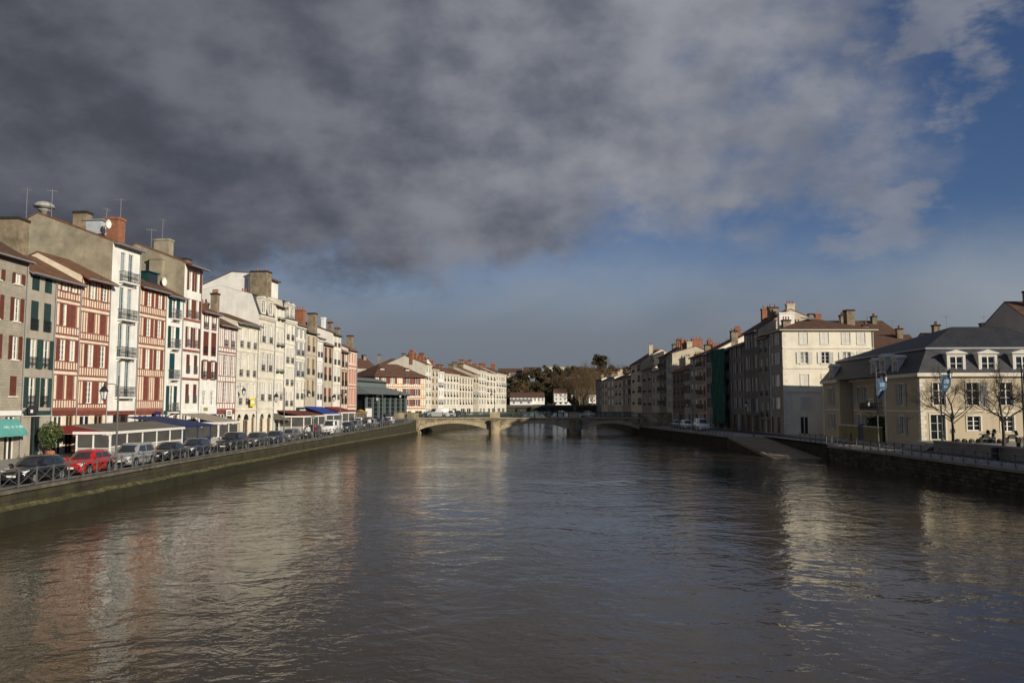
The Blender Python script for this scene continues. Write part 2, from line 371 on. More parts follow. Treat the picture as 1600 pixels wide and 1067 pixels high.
def water_mat():
    ma = bpy.data.materials.new('river_water'); ma.use_nodes = True; nt = ma.node_tree; N = nt.nodes; L = nt.links; b = N['Principled BSDF']
    b.inputs['Roughness'].default_value = .025; b.inputs['IOR'].default_value = 1.33; b.inputs['Specular IOR Level'].default_value = .5
    g = N.new('ShaderNodeNewGeometry')
    def noise(s3, detail, rough, dist=0.0):
        mp = N.new('ShaderNodeMapping'); L.new(g.outputs['Position'], mp.inputs[0]); mp.inputs['Scale'].default_value = s3
        n = N.new('ShaderNodeTexNoise'); L.new(mp.outputs[0], n.inputs['Vector']); n.inputs['Scale'].default_value = 1
        n.inputs['Detail'].default_value = detail; n.inputs['Roughness'].default_value = rough; n.inputs['Distortion'].default_value = dist
        return n.outputs[0]
    cr = N.new('ShaderNodeMix'); cr.data_type = 'RGBA'; L.new(noise((.05,.03,1), 4, .6), cr.inputs[0])
    cr.inputs[6].default_value = (.048,.037,.022,1); cr.inputs[7].default_value = (.072,.055,.033,1); L.new(cr.outputs[2], b.inputs['Base Color'])
    def m(op, a, c):
        n = N.new('ShaderNodeMath'); n.operation = op
        for q, s in ((a, n.inputs[0]), (c, n.inputs[1])):
            if hasattr(q, 'is_output'): L.new(q, s)
            else: s.default_value = q
        return n.outputs[0]
    patch = noise((.07,.06,1), 4, .55, 1.2)                       # calmer and choppier patches
    pm = N.new('ShaderNodeMapRange'); L.new(patch, pm.inputs[0]); pm.inputs[1].default_value = .36; pm.inputs[2].default_value = .62; pm.inputs[3].default_value = .22
    swirl = noise((.30,.30,1), 3, .5, 1.2)
    chop = noise((1.4,1.6,1), 3, .5, .9)
    rip = noise((3.6,4.2,1), 2, .5, .6)
    h = m('ADD', m('MULTIPLY', swirl, .085), m('MULTIPLY', m('ADD', m('MULTIPLY', chop, .050), m('MULTIPLY', rip, .013)), pm.outputs[0]))
    bp = N.new('ShaderNodeBump'); bp.inputs['Strength'].default_value = 1.0; bp.inputs['Distance'].default_value = 1.0
    L.new(h, bp.inputs['Height']); L.new(bp.outputs[0], b.inputs['Normal'])
    return ma
WATER = water_mat()
WZ = .15
tag(MB().quad((-120,-80,WZ),(120,-80,WZ),(120,372,WZ),(-120,372,WZ)).build('river', WATER), None, None, kind='structure')

def strip(name, ys, xa, xb, zf, mat, kind='structure'):
    mb = MB(); n = len(ys)
    for Y in ys: mb.v += [(xa(Y), Y, zf(Y)), (xb(Y), Y, zf(Y))]
    for i in range(n-1): mb.f.append((2*i, 2*i+1, 2*i+3, 2*i+2)); mb.m.append(0)
    return tag(mb.build(name, mat), None, None, kind=kind)
ysL = [-40,0,30] + list(range(40,168,4)) + [167.5]
le = lambda Y: lerp_line(LE, Y); lf = lambda Y: lerp_line(LF, Y)
strip('road', ysL, lambda Y: lf(Y)-12, lambda Y: le(Y)-.3, zL, ASPHALT)
strip('ground', ysL, lambda Y: -220, lambda Y: lf(Y)-11.9, lambda Y: zL(Y)-.02, GROUND)
def slab(name, ys, xa, xb, zf, t, mat):
    mb = MB()
    for Y in ys: mb.v += [(xa(Y), Y, zf(Y)-.3), (xa(Y), Y, zf(Y)+t), (xb(Y), Y, zf(Y)+t), (xb(Y), Y, zf(Y)-.3)]
    for i in range(len(ys)-1):
        for k in range(3): mb.f.append((4*i+k, 4*i+k+1, 4*i+k+5, 4*i+k+4)); mb.m.append(0)
    return tag(mb.build(name, mat), None, None, kind='structure')
slab('pavement', ysL, lambda Y: le(Y)-1.0, lambda Y: le(Y)-.42, zL, .12, PAVE)
slab('pavement', ysL[2:], lambda Y: lf(Y)-.3, lambda Y: le(Y)-6.6, zL, .13, PAVE)
# parking bay line between cars and lane
strip('road_marking', [y for y in ysL if 38 <= y <= 150], lambda Y: le(Y)-3.15, lambda Y: le(Y)-3.03, lambda Y: zL(Y)+.006, M('worn_white_paint', (.5,.5,.48), .8, .3, 2))
# ground beyond the market and the bridge, far banks
tag(MB().quad((-220,167.4,3.1),(-19.8,167.4,3.1),(-19.8,180.0,3.1),(-220,180,3.1)).build('ground', GROUND), None, None, kind='structure')
mb = MB(); far = [(-19.8,180),(-15.5,205),(-7,245),(2,300),(4,356)]
for x, y in far: mb.v += [(-220, y, 3.08), (x, y, 3.08), (x, y, -1)]
for i in range(len(far)-1):
    mb.f += [(3*i, 3*i+1, 3*i+4, 3*i+3), (3*i+1, 3*i+2, 3*i+5, 3*i+4)]; mb.m += [0, 1]
tag(mb.build('ground', [GROUND, MOSSY]), None, None, kind='structure')

# left quay wall: masonry face, algae ledge, wet footing, coping stones
qw = thing('quay_wall', 'long mossy stone quay wall below the parked cars, algae line above the water', 'wall')
LQ = lambda Y: .26*max(0, min(1, (85-Y)/40))
YSF = [-40,0,30] + [34+.6*i for i in range(126)] + list(range(112,168,3)) + [168.2]
_jr = random.Random(77); JIT = {y: (_jr.uniform(-.035,.035), _jr.uniform(-.04,.04)) for y in YSF}
def wall_strip(name, prof, mat):
    mb = MB(); ys = YSF; k = len(prof(0))
    for Y in ys:
        X = le(Y)
        for dx, z in prof(Y): mb.v.append((X+dx, Y, z))
    for i in range(len(ys)-1):
        for j in range(k-1): mb.f.append((k*i+j, k*i+j+1, k*(i+1)+j+1, k*(i+1)+j)); mb.m.append(0)
    return mb.build(name, mat, qw, smooth=True)
wall_strip('masonry', lambda Y: [(-.5, zL(Y)-.14), (0, zL(Y)-.14), (JIT[Y][0]*.35, 1.35), (0, .86+LQ(Y)+JIT[Y][1])], MOSSY)
wall_strip('algae_ledge', lambda Y: [(0, .86+LQ(Y)+JIT[Y][1]), (.05+JIT[Y][0]*.4, .80+LQ(Y)+JIT[Y][1]), (.24+JIT[Y][0], .66+LQ(Y)+JIT[Y][1]*.8)], ALGAE)
wall_strip('wet_footing', lambda Y: [(.24+JIT[Y][0], .66+LQ(Y)+JIT[Y][1]*.8), (.28+JIT[Y][0], .60+LQ(Y)), (.48, -1.0)], WETWALL)
cs = [MB().add([(-.22+random.uniform(-.02,.02)*(k%2),-.5,0),(.28,-.5,0),(.28,.5,0),(-.22,.5,0),(-.22,-.49,.17),(.25,-.49,.17+random.uniform(-.02,.015)),(.25,.49,.17+random.uniform(-.02,.015)),(-.22,.49,.17)],
      [(0,3,2,1),(4,5,6,7),(0,1,5,4),(1,2,6,5),(2,3,7,6),(3,0,4,7)]).mesh('coping_stone', COPING) for k in range(4)]
Y = 36.0
while Y < 166:
    ln = random.uniform(1.15, 1.5); Ym = Y + ln/2; X = le(Ym)
    ang = math.atan2(-(le(Ym+.5)-le(Ym-.5)), 1.0)
    link('coping_stone', random.choice(cs), qw, (X-.18, Ym, zL(Ym)-.06+random.uniform(-.012,.012)), (0,0,ang), (1, ln-.015, 1)); Y += ln

# right bank
RE = [(30.4,114),(29.6,125),(28.0,145),(26.5,166)]
mb = MB()
rq = [(34.2,-40),(34.2,88.5),(35.0,88.5),(35.0,114),(30.4,114),(29.6,125),(28.0,145),(26.5,166),(26.5,182),(27.2,205),(29,300),(30,356)]
for x, y in rq: mb.v += [(x+.35, y, 1.78), (220, y+.001, 1.78)]
for i in range(len(rq)-1): mb.f.append((2*i, 2*i+1, 2*i+3, 2*i+2)); mb.m.append(0)
tag(mb.build('pavement', PAVE), None, None, kind='structure')
tag(MB().add([(38.0,-40,1.79),(39.6,-40,1.79),(39.6,160,1.79),(33.4,160,1.79),(35.8,125,1.79),(38.0,100,1.79)], [(0,1,2,3,4,5)]).build('road', ASPHALT), None, None, kind='structure')
# raised square in front of the slate-roofed house
mb = MB(); mb.add([(40.1,-40,2.5),(140,-40,2.5),(140,84,2.5),(41.6,84,2.5),(40.1,77,2.5)], [(0,1,2,3,4)])
mb.add([(40.1,77,2.5),(41.6,84,2.5),(140,84,2.5),(140,92,1.8),(41.4,92,1.8),(40.0,79,1.8)], [(0,5,4,1),(1,4,3,2)])
tag(mb.build('square', PAVE), None, None, kind='structure')
lw = thing('low_wall', 'low grey stone parapet wall with flat coping between riverside walk and square', 'wall')
MB().box(39.75,40.1,30,77,1.7,2.72).build('masonry', M('grey_wall_stone', (.26,.25,.23), .9, .2, 1, .2, .3, brick=(.9,.3,.012,(.7,.7,.7),.12)), lw)
for k in range(31):
    piece('coping_stone', M('pale_coping', (.36,.34,.30), .9, .2, 1, .1, .2, rnd=.12), lw, 39.66, 40.18, 30.02+k*1.515, 30.0+(k+1)*1.515-.015, 2.72, 2.86)
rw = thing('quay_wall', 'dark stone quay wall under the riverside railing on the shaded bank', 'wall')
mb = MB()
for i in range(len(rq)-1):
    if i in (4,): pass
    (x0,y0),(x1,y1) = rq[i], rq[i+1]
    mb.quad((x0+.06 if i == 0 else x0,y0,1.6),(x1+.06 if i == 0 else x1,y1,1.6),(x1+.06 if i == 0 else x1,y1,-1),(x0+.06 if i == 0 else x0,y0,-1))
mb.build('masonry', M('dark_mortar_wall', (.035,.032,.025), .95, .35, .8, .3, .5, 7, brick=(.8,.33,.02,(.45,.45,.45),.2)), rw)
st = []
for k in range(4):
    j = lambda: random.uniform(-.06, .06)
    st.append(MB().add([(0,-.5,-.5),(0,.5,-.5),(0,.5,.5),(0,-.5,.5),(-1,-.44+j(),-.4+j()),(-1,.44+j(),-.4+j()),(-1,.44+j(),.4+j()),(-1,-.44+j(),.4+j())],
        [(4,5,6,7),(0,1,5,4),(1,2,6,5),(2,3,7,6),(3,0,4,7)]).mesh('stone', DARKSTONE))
for r in range(5):
    Y = 50.0 + random.uniform(0,.5)
    while Y < 87.8:
        ln = random.uniform(.45, 1.15); ln = min(ln, 88.3-Y)
        link('stone', random.choice(st), rw, (34.255, Y+ln/2, .18+r*.30), None, (random.uniform(.05,.11), ln-.03, .28)); Y += ln
cm = [MB().box(-.12,.50,-.5,.5,0,.20).mesh('coping_stone', M('pale_quay_coping', (.24,.225,.19), .9, .2, 1.0, 0, .25, rnd=.15, dirt=(1.2,.5,.75,.4), dirtcol=(.12,.11,.09)))]
Y = 44.0
while Y < 88.3:
    ln = min(1.45, 88.4-Y); link('coping_stone', cm[0], rw, (34.2, Y+ln/2, 1.61), None, (1, ln-.02, 1)); Y += 1.45
for i in range(4,7):
    (x0,y0),(x1,y1) = rq[i], rq[i+1]; d = Vector((x1-x0,y1-y0,0)); n = max(1,int(d.length/1.6)); a = math.atan2(-d.x, d.y)
    for k in range(n):
        p = Vector((x0,y0,1.61)) + d*((k+.5)/n); link('coping_stone', cm[0], rw, p, (0,0,a), (1, d.length/n-.02, 1))
# slipway
sw = thing('slipway', 'cobbled stone slipway sloping from the quay down into the river', 'slipway')
a0, b0, c0, d0 = Vector((30.2,114.2,1.79)), Vector((35.0,114.2,1.79)), Vector((35.0,88.6,-.12)), Vector((29.3,88.6,-.12))
mb = MB(); mb.quad(a0, b0, c0, d0); mb.build('ramp', COBBLE, sw)
mb = MB(); mb.quad(a0+Vector((-.001,0,-.02)), d0+Vector((-.001,0,-.02)), d0-Vector((-.1,0,1)), Vector((30.0,114.2,-1))); mb.quad(a0, b0, Vector((35,114.2,-1)), Vector((30.2,114.2,-1)))
mb.build('side_wall', MOSSY, sw)
for k in range(14):
    p = d0.lerp(a0, (k+.0)/14); q = d0.lerp(a0, (k+.96)/14)
    MB().prism([p+Vector((-.03,0,-.3)), p+Vector((-.03,0,.05)), p+Vector((.32,0,.06)), p+Vector((.32,0,-.3))], (0,0,0), q-p).build('kerb_stone', M('slipway_kerb', (.22,.195,.15), .9, .25, 1.2, 0, .3, rnd=.15), sw)

# ------------------------------------------------------------------ stone bridge
br = thing('stone_bridge', 'three-arched limestone bridge with green iron railing across the river', 'bridge')
YB0, YB1 = 169.6, 178.4
ZD = 3.42
spans = [(-19.3,-4.85),(-2.35,11.95),(14.45,26.6)]
def arch_z(x, a, b, zs=.95, zc=2.32):
    t = (x-a)/(b-a)*2-1; hh = zc-zs; c = (b-a)/2; r = (c*c+hh*hh)/(2*hh); return zs + math.sqrt(max(0, r*r-(t*c)**2)) - (r-hh)
mb = MB()
for (a, b) in spans:
    n = 28
    for k in range(n):
        x0, x1 = a+(b-a)*k/n, a+(b-a)*(k+1)/n; z0, z1 = arch_z(x0,a,b), arch_z(x1,a,b)
        mb.quad((x0,YB0,z0),(x1,YB0,z1),(x1,YB0,ZD-.14),(x0,YB0,ZD-.14)); mb.quad((x0,YB1,z0),(x1,YB1,z1),(x1,YB1,ZD-.14),(x0,YB1,ZD-.14))
        mb.quad((x0,YB0,z0),(x1,YB0,z1),(x1,YB1,z1),(x0,YB1,z0))
mb.build('spandrel', STONE, br)
for (a, b) in spans:
    n = 38; mb = MB()
    for k in range(n):
        x0, x1 = a+(b-a)*(k+.04)/n, a+(b-a)*(k+.9)/n; z0, z1 = arch_z(x0,a,b), arch_z(x1,a,b); dp = random.uniform(.05,.08)
        h0 = .62 + (.08 if k % 2 else 0); c = (a+b)/2; s0 = (x0-c)*.055; s1 = (x1-c)*.055
        mb.add([(x0,YB0-dp,z0-.01),(x1,YB0-dp,z1-.01),(x1+s1,YB0-dp,min(z1+h0,ZD-.16)),(x0+s0,YB0-dp,min(z0+h0,ZD-.16)),(x0,YB0+.03,z0-.01),(x1,YB0+.03,z1-.01),(x1+s1,YB0+.03,min(z1+h0,ZD-.16)),(x0+s0,YB0+.03,min(z0+h0,ZD-.16))],
               [(0,1,2,3),(0,4,5,1),(1,5,6,2),(2,6,7,3),(3,7,4,0)])
    o = mb.build('arch_voussoirs', VOUSS, br); o['kind'] = 'stuff'
for px in (-3.6, 13.2):
    mb = MB(); prof = [(px+1.25*math.cos(t), YB0-1.2*math.sin(t)-.05, 0) for t in [math.pi*k/10 for k in range(11)]]
    mb.prism(prof, (0,0,-1.5), (0,0,2.75)); mb.prism([(p[0]*1.0+(p[0]-px)*.1, p[1]-.1, 0) for p in prof], (0,0,2.76), (0,0,2.96))
    cone = len(mb.v); mb.v += [(p[0], p[1], 2.97) for p in prof] + [(px, YB0-.02, 3.3)]
    for k in range(10): mb.f.append((cone+k, cone+k+1, cone+11)); mb.m.append(0)
    mb.box(px-1.25, px+1.25, YB0+.02, YB1, -1.5, ZD-.2)
    mb.build('pier', STONE, br)
    for yy in (YB0-.35, YB1-.25):
        mb = MB().box(px-.95,px+.95,yy,yy+.6,ZD+.045,ZD+.98).box(px-1.05,px+1.05,yy-.08,yy+.68,ZD+.982,ZD+1.14).box(px-.7,px+.7,yy-.03,yy-.001,ZD+.2,ZD+.85).box(px-1.05,px+1.05,yy-.06,yy+.66,ZD+.045,ZD+.14); mb.build('pedestal', VOUSS, br)
for (a, b) in ((-24.4,-19.3),(26.6,33.0)):
    mb = MB().box(a,b,YB0-1.6,YB1+1.2,-1.5,ZD-.02); mb.build('abutment', STONE, br)
    MB().box(a,b-.0,YB0-1.3,YB0-.9,ZD,ZD+1.0).box(a-.05,b+.05,YB0-1.36,YB0-.84,ZD+1.003,ZD+1.15).build('parapet', STONE, br)
MB().box(-19.3,26.6,YB0-.22,YB0+.3,ZD-.14,ZD+.04).build('cornice', VOUSS, br)
MB().box(-19.3,26.6,YB1-.3,YB1+.22,ZD-.14,ZD+.04).build('cornice', VOUSS, br)
MB().box(-19.3,26.6,YB0+.3,YB1-.3,ZD-.3,ZD-.02).build('deck', ASPHALT, br)
def rail_panel(w):
    mb = MB().box(-w/2,w/2,-.04,.04,1.06,1.14).box(-w/2,w/2,-.03,.03,.12,.18).box(-w/2,w/2,-.025,.025,.86,.90)
    n = int(w/.115)
    for k in range(n): x = -w/2+(k+.5)*w/n; mb.box(x-.022,x+.022,-.022,.022,.18,1.06)
    mb.box(-w/2-.06,-w/2+.06,-.06,.06,0,1.24)
    return mb.mesh('railing_panel', GREENIRON)
for (a, b) in ((-19.3,-4.8),(-2.4,12.0),(14.4,26.6)):
    n = 6; w = (b-a)/n; pm = cached(('rp', round(w,2)), lambda: rail_panel(w))
    for yy in (YB0-.05, YB1+.05):
        for k in range(n): link('railing_panel', pm, br, (a+(k+.5)*w, yy, ZD+.04))

# far second bridge, low over the water
b2 = thing('far_bridge', 'distant low dark stone bridge seen above the nearer railing', 'bridge')
mb = MB(); sp2 = [(-8,2.2),(4.4,14.2),(16.2,26),(28,37)]
for (a, b) in sp2:
    for k in range(12):
        x0, x1 = a+(b-a)*k/12, a+(b-a)*(k+1)/12; z0, z1 = arch_z(x0,a,b,1.2,3.6), arch_z(x1,a,b,1.2,3.6)
        for yy in (345,355): mb.quad((x0,yy,z0),(x1,yy,z1),(x1,yy,4.9),(x0,yy,4.9))
        mb.quad((x0,345,z0),(x1,345,z1),(x1,355,z1),(x0,355,z0))
mb.build('spandrel', DARKSTONE, b2)
for x in (3.3, 15.2, 27.0): MB().box(x-1.1,x+1.1,344.2,355.2,-1,4.6).build('pier', DARKSTONE, b2)
MB().box(-14,42,344.6,355.4,4.9,5.15).build('deck', ASPHALT, b2)
for yy in (344.7, 355.0): MB().box(-14,42,yy,yy+.3,5.15,6.05).build('parapet', DARKSTONE, b2)
for a, b in ((-16,-8),(37,44)): MB().box(a,b,343.8,356,-1,4.88).build('abutment', DARKSTONE, b2)

# hill beyond
mb = MB(); nx, ny = 60, 26
def hill_z(x, y):
    t = max(0, min(1, (y-410)/190)); s = t*t*(3-2*t)
    return 3.0 + s*(17 + 4*math.sin(x*.011+.6) + 2.5*math.sin(x*.031+y*.01)) 
for j in range(ny+1):
    for i in range(nx+1):
        x = -700 + 1500*i/nx; y = 356 + (1500-356)*(j/ny)**1.6; mb.v.append((x, y, hill_z(x, y)))
for j in range(ny):
    for i in range(nx):
        a = j*(nx+1)+i; mb.f.append((a, a+1, a+nx+2, a+nx+1)); mb.m.append(0)
tag(mb.build('hill', M('winter_grass', (.075,.075,.035), .95, .3, .05, 0, .3)), None, None, kind='structure')
# ------------------------------------------------------------------ houses
def wall_grid(mb, W, H, ops, y=0.0, rec=.22, mi=0):
    xs = sorted({0.0, W} | {round(q, 4) for o in ops for q in o[:2]}); zs = sorted({0.0, H} | {round(q, 4) for o in ops for q in o[2:4]})
    for i in range(len(xs)-1):
        for j in range(len(zs)-1):
            cx, cz = (xs[i]+xs[i+1])/2, (zs[j]+zs[j+1])/2
            if any(o[0] < cx < o[1] and o[2] < cz < o[3] for o in ops): continue
            mb.quad((xs[i],y,zs[j]),(xs[i+1],y,zs[j]),(xs[i+1],y,zs[j+1]),(xs[i],y,zs[j+1]), mi)
    for x0, x1, z0, z1 in [o[:4] for o in ops]:
        for a, b in (((x0,z0),(x0,z1)),((x0,z1),(x1,z1)),((x1,z1),(x1,z0)),((x1,z0),(x0,z0))):
            mb.quad((a[0],y,a[1]),(b[0],y,b[1]),(b[0],y+rec,b[1]),(a[0],y+rec,a[1]), mi)
def frame_mesh(w, h, mat, rows):
    w, h = round(w, 2), round(h, 2)
    def f():
        mb = MB(); t = min(.075, w*.1)
        mb.box(-w/2,-w/2+t,-.03,.04,0,h).box(w/2-t,w/2,-.03,.04,0,h).box(-w/2+t,w/2-t,-.03,.04,0,t).box(-w/2+t,w/2-t,-.03,.04,h-t,h)
        mb.box(-t*.7,t*.7,-.045,.035,t,h-t)
        for k in range(1, rows):
            z = t+(h-2*t)*k/rows; mb.box(-w/2+t,w/2-t,-.022,.03,z-.02,z+.02)
        return mb.mesh('window', mat)
    return cached(('fr', w, h, mat.name, rows), f)
def pane_mesh(w, h, mat):
    w, h = round(w, 2), round(h, 2)
    return cached(('pn', w, h, mat.name), lambda: MB().box(-w/2+.03,w/2-.03,.045,.06,.03,h-.03).mesh('pane', mat))
def shutter_mesh(w, h, mat):
    w, h = round(w, 2), round(h, 2)
    def f():
        mb = MB().box(0,w,-.018,.018,0,h); s = min(.07, w*.2)
        mb.box(0,s,-.034,-.018,0,h).box(w-s,w,-.034,-.018,0,h).box(s,w-s,-.034,-.018,0,s).box(s,w-s,-.034,-.018,h-s,h).box(s,w-s,-.034,-.018,h*.46,h*.46+s)
        n = max(3, int(h/.16))
        for k in range(n):
            z = s+(h-2*s)*(k+.5)/n; mb.add([(s,-.03,z-.03),(w-s,-.03,z-.03),(w-s,-.018,z+.03),(s,-.018,z+.03)], [(0,1,2,3)])
        return mb.mesh('shutter', mat)
    return cached(('sh', w, h, mat.name), f)
def rail_mesh(w, h, d, mat=None, dens=.12):
    w, h, d = round(w, 2), round(h, 2), round(d, 2); mat = mat or IRON
    def f():
        mb = MB(); t = .03
        mb.box(-w/2,w/2,-d-t,-d,h-.04,h).box(-w/2,w/2,-d-t,-d,.03,.06).box(-w/2,w/2,-d-t,-d,h*.8,h*.8+.02)
        n = max(4, int(w/dens))
        for k in range(n+1): x = -w/2+k*w/n; mb.box(x-.011,x+.011,-d-.026,-d-.004,.06,h-.04)
        for k in range(n//2):
            x = -w/2+(k*2+1)*w/n; r = w/n*.8
            for q in range(6):
                a, b = q*math.pi/3, (q+1)*math.pi/3; mb.bar((x+r*math.cos(a), -d-.015, h*.42+r*math.sin(a)), (x+r*math.cos(b), -d-.015, h*.42+r*math.sin(b)), .018)
        if d > .12:
            for s in (-1, 1):
                mb.box(s*w/2-.015,s*w/2+.015,-d,0,h-.04,h).box(s*w/2-.015,s*w/2+.015,-d,0,.03,.06)
                for k in range(int(d/.15)): mb.box(s*w/2-.01,s*w/2+.01,-.12-k*.15,-.1-k*.15,.06,h-.04)
        return mb.mesh('railing', mat)
    return cached(('rl', w, h, d, mat.name), f)

class House: pass
def house(label, x0=None, x1=None, eave=None, rows=(), cols=(), wall=None, line=None, A=None, B=None, z0=1.8, D=11.0, ridge=None, rise=None, ry=None,
          roof=None, ov=.5, eavem=None, shut=None, frame=None, mrows=3, lintel=641, shop=None, timber=None, bands=None, band_mat=None, simple=False,
          mansard=None, cornice=False, group=None, reveal=.2, railm=None, pipe=True, sidewall=None, name='townhouse', cat='house', glass=None, hip=False, shopm=None, back=None):
    h = House(); wall = wall or WHITE; roof = roof or ROOFT
    if line is not None:
        A = hit_line(x0, line); B = hit_line(x1, line)
    A = Vector((A[0], A[1], 0)); B = Vector((B[0], B[1], 0)); d = (B-A); W = d.length-.024; d.normalize(); n = Vector((d.y, -d.x, 0))
    h.A, h.B, h.d, h.n, h.W, h.D, h.z0 = A, B, d, n, W, D, z0
    mid = (A+B)/2; xm = CX + F*mid.x/(mid.y*_cp)  # approx pixel column of the middle
    def hz(y): return on_plane(xm, y, mid, n).z - z0
    h.hz = hz
    root = thing(name, label, cat, (A.x + d.x*.012, A.y + d.y*.012, z0), math.atan2(d.y, d.x), group); h.root = root
    def loc(px, py, yd=0.0):
        P = on_plane(px, py, A - n*yd, n); q = P - A; return (q.dot(d), -q.dot(n), P.z - z0)
    h.loc = loc
    E = hz(eave) if eave is not None and eave > 20 else eave
    h.E = E
    ry = D*.5 if ry is None else ry
    if ridge is not None:
        P = on_plane(ridge[0], ridge[1], A, d); q = P-A; ry = -q.dot(n); rz = P.z - z0
        D = max(D, ry+3)
    else: rz = E + (rise if rise is not None else ry*.42)
    h.ry, h.rz = ry, rz
    ops = []; wins = []
    for r in rows:
        yc, hp, modes = r[0], r[1], r[2]; fl = r[3] if len(r) > 3 else ''
        zt, zb = hz(yc-hp/2), hz(yc+hp/2)
        for k, (cf, wf) in enumerate(cols):
            md = modes[k % len(modes)]
            if md == '-': continue
            w = wf*W; xc = cf*W; ops.append((xc-w/2, xc+w/2, zb, zt)); wins.append((xc, zb, w, zt-zb, md, fl))
    LZ = hz(lintel); h.LZ = LZ
    if LZ > 1.8:
        sh = shop if shop is not None else [(.28,.34,'g'),(.74,.30,'d')]
        for cf, wf, kd in sh:
            w = wf*W; tp_ = LZ-.45 if kd != 'a' else LZ-.5-w/2; ops.append((cf*W-w/2, cf*W+w/2, .02, tp_)); wins.append((cf*W, .02, w, tp_-.02, 'S'+kd, ''))
    mb = MB(); wall_grid(mb, W, E, ops, 0, reveal)
    if hip:
        for x in (0, W): mb.quad((x,0,0),(x,D,0),(x,D,E),(x,0,E), 1)
    elif mansard:
        for x in (0, W): mb.add([(x,0,0),(x,D,0),(x,D,E),(x,D-mansard[1],E+mansard[0]),(x,D*.5,E+mansard[0]+1.28),(x,mansard[1],E+mansard[0]),(x,0,E)], [(0,1,2,3,4,5,6)], 1)
    else:
        bz = rz - (D-ry)*(.42 if back is None else back)
        for x in (0, W): mb.add([(x,0,0),(x,D,0),(x,D,max(bz,1)),(x,ry,rz-.02),(x,0,E)], [(0,1,2,3,4)], 1)
        h.bz = bz
    mb.quad((0,D,0),(W,D,0),(W,D,E*.9),(0,D,E*.9), 1)
    mb.build('wall', [wall, sidewall or wall], root)
    # windows
    fm = frame or FRAMEW
    for xc, zb, w, hh, md, fl in wins:
        if md[0] == 'S':
            gm = GLASS if md[1] != 'c' else CURTAIN
            o = link('shop_window' if md[1] in 'gc' else 'door', frame_mesh(w-.02, hh-.02, shopm or (FRAMEB if md[1] in 'da' else FRAMEW), 2 if md[1] in 'da' else 1), root, (xc, reveal-.05, zb+.01))
            link('pane', pane_mesh(w, hh, gm), o)
            if md[1] == 'a':
                fa = MB(); n_ = 10; zt_ = hh+.02; yo = -(reveal-.05)-.012
                fa.add([(w/2*math.cos(math.pi*k/n_), yo, zt_+w/2*math.sin(math.pi*k/n_)) for k in range(n_+1)], [tuple(range(n_+1))], 0)
                for k in range(n_):
                    c0, s0, c1, s1 = math.cos(math.pi*k/n_), math.sin(math.pi*k/n_), math.cos(math.pi*(k+1)/n_), math.sin(math.pi*(k+1)/n_); r0, r1 = w/2, w/2+.2
                    fa.prism([(r0*c0,0,zt_+r0*s0),(r1*c0,0,zt_+r1*s0),(r1*c1,0,zt_+r1*s1),(r0*c1,0,zt_+r0*s1)], (0,yo+.01,0), (0,yo-.04,0), 1)
                fa.build('fanlight', [GLASS, band_mat or wall], o)
            continue
        g = glass or random.choice(GLASSES)
        o = link('window', frame_mesh(w, hh, fm, mrows), root, (xc, reveal-.06, zb))
        link('pane', pane_mesh(w, hh, g), o)
        sm = shut
        if md in 'oO' and sm:
            for s in (-1, 1):
                sw = w*.5; a = random.uniform(.02, .12) if random.random() < .8 else random.uniform(.2, .5)
                if s > 0: link('shutter', shutter_mesh(sw, hh, sm), o, (w/2+.01, -(reveal-.06)-.045, 0), (0,0,-a*.5))
                else: link('shutter', shutter_mesh(sw, hh, sm), o, (-w/2-.01-sw*math.cos(a*.5), -(reveal-.06)-.045-sw*math.sin(a*.5), 0), (0,0,a*.5))
        elif md in 'ch' and sm:
            for s in (-1, 1):
                if md == 'h' and s > 0:
                    link('shutter', shutter_mesh(w*.5, hh, sm), o, (w/2+.01, -(reveal-.06)-.045, 0)); continue
                link('shutter', shutter_mesh(w*.5-.005, hh, sm), o, (-w*.5 if s < 0 else .005, -(reveal-.06)+.03, 0))
        if 'r' in fl: link('railing', rail_mesh(w*1.02, min(.95, hh*.42), .06, railm), o, (0, -(reveal-.06)-.01, .0))
        if 's' in fl: piece('sill', band_mat or wall, o, -w/2-.12, w/2+.12, -(reveal-.06)-.1, -.035, -.12, -.005)
        if 'f' in fl:
            link('flower_box', cached('fbox', lambda: flower_box()), o, (0, -(reveal-.06)-.2, -.05), None, (w*1.15, 1, 1))
        if 'u' in fl:
            bm_ = band_mat or OXRED
            mbs = MB(); t = .13; mbs.box(-w/2-t,-w/2,-.04,.02,-t,hh+t).box(w/2,w/2+t,-.04,.02,-t,hh+t).box(-w/2,w/2,-.04,.02,hh,hh+t).box(-w/2,w/2,-.04,.02,-t,0)
            mbs.build('surround', bm_, o, (0, -(reveal-.06)-.021, 0))
    for r in rows:
        if len(r) > 3 and 'b' in r[3]:
            zb = hz(r[0]+r[1]/2); w = min(W*.98, (cols[-1][0]+cols[-1][1]/2-cols[0][0]+cols[0][1]/2)*W+.5); xc = (cols[0][0]-cols[0][1]/2+cols[-1][0]+cols[-1][1]/2)/2*W
            sl = MB().box(-w/2,w/2,-.62,.0,-.16,-.02); 
            for s in (-1,1): sl.add([(s*w*.4-.07,-.5,-.16),(s*w*.4+.07,-.5,-.16),(s*w*.4-.07,0,-.5),(s*w*.4+.07,0,-.5),(s*w*.4-.07,0,-.16),(s*w*.4+.07,0,-.16)], [(0,1,3,2),(0,2,4),(1,5,3),(0,4,5,1)])
            b = sl.build('balcony', band_mat or wall, root, (xc, -.002, zb))
            link('railing', rail_mesh(w-.08, 1.0, .56, railm), b)
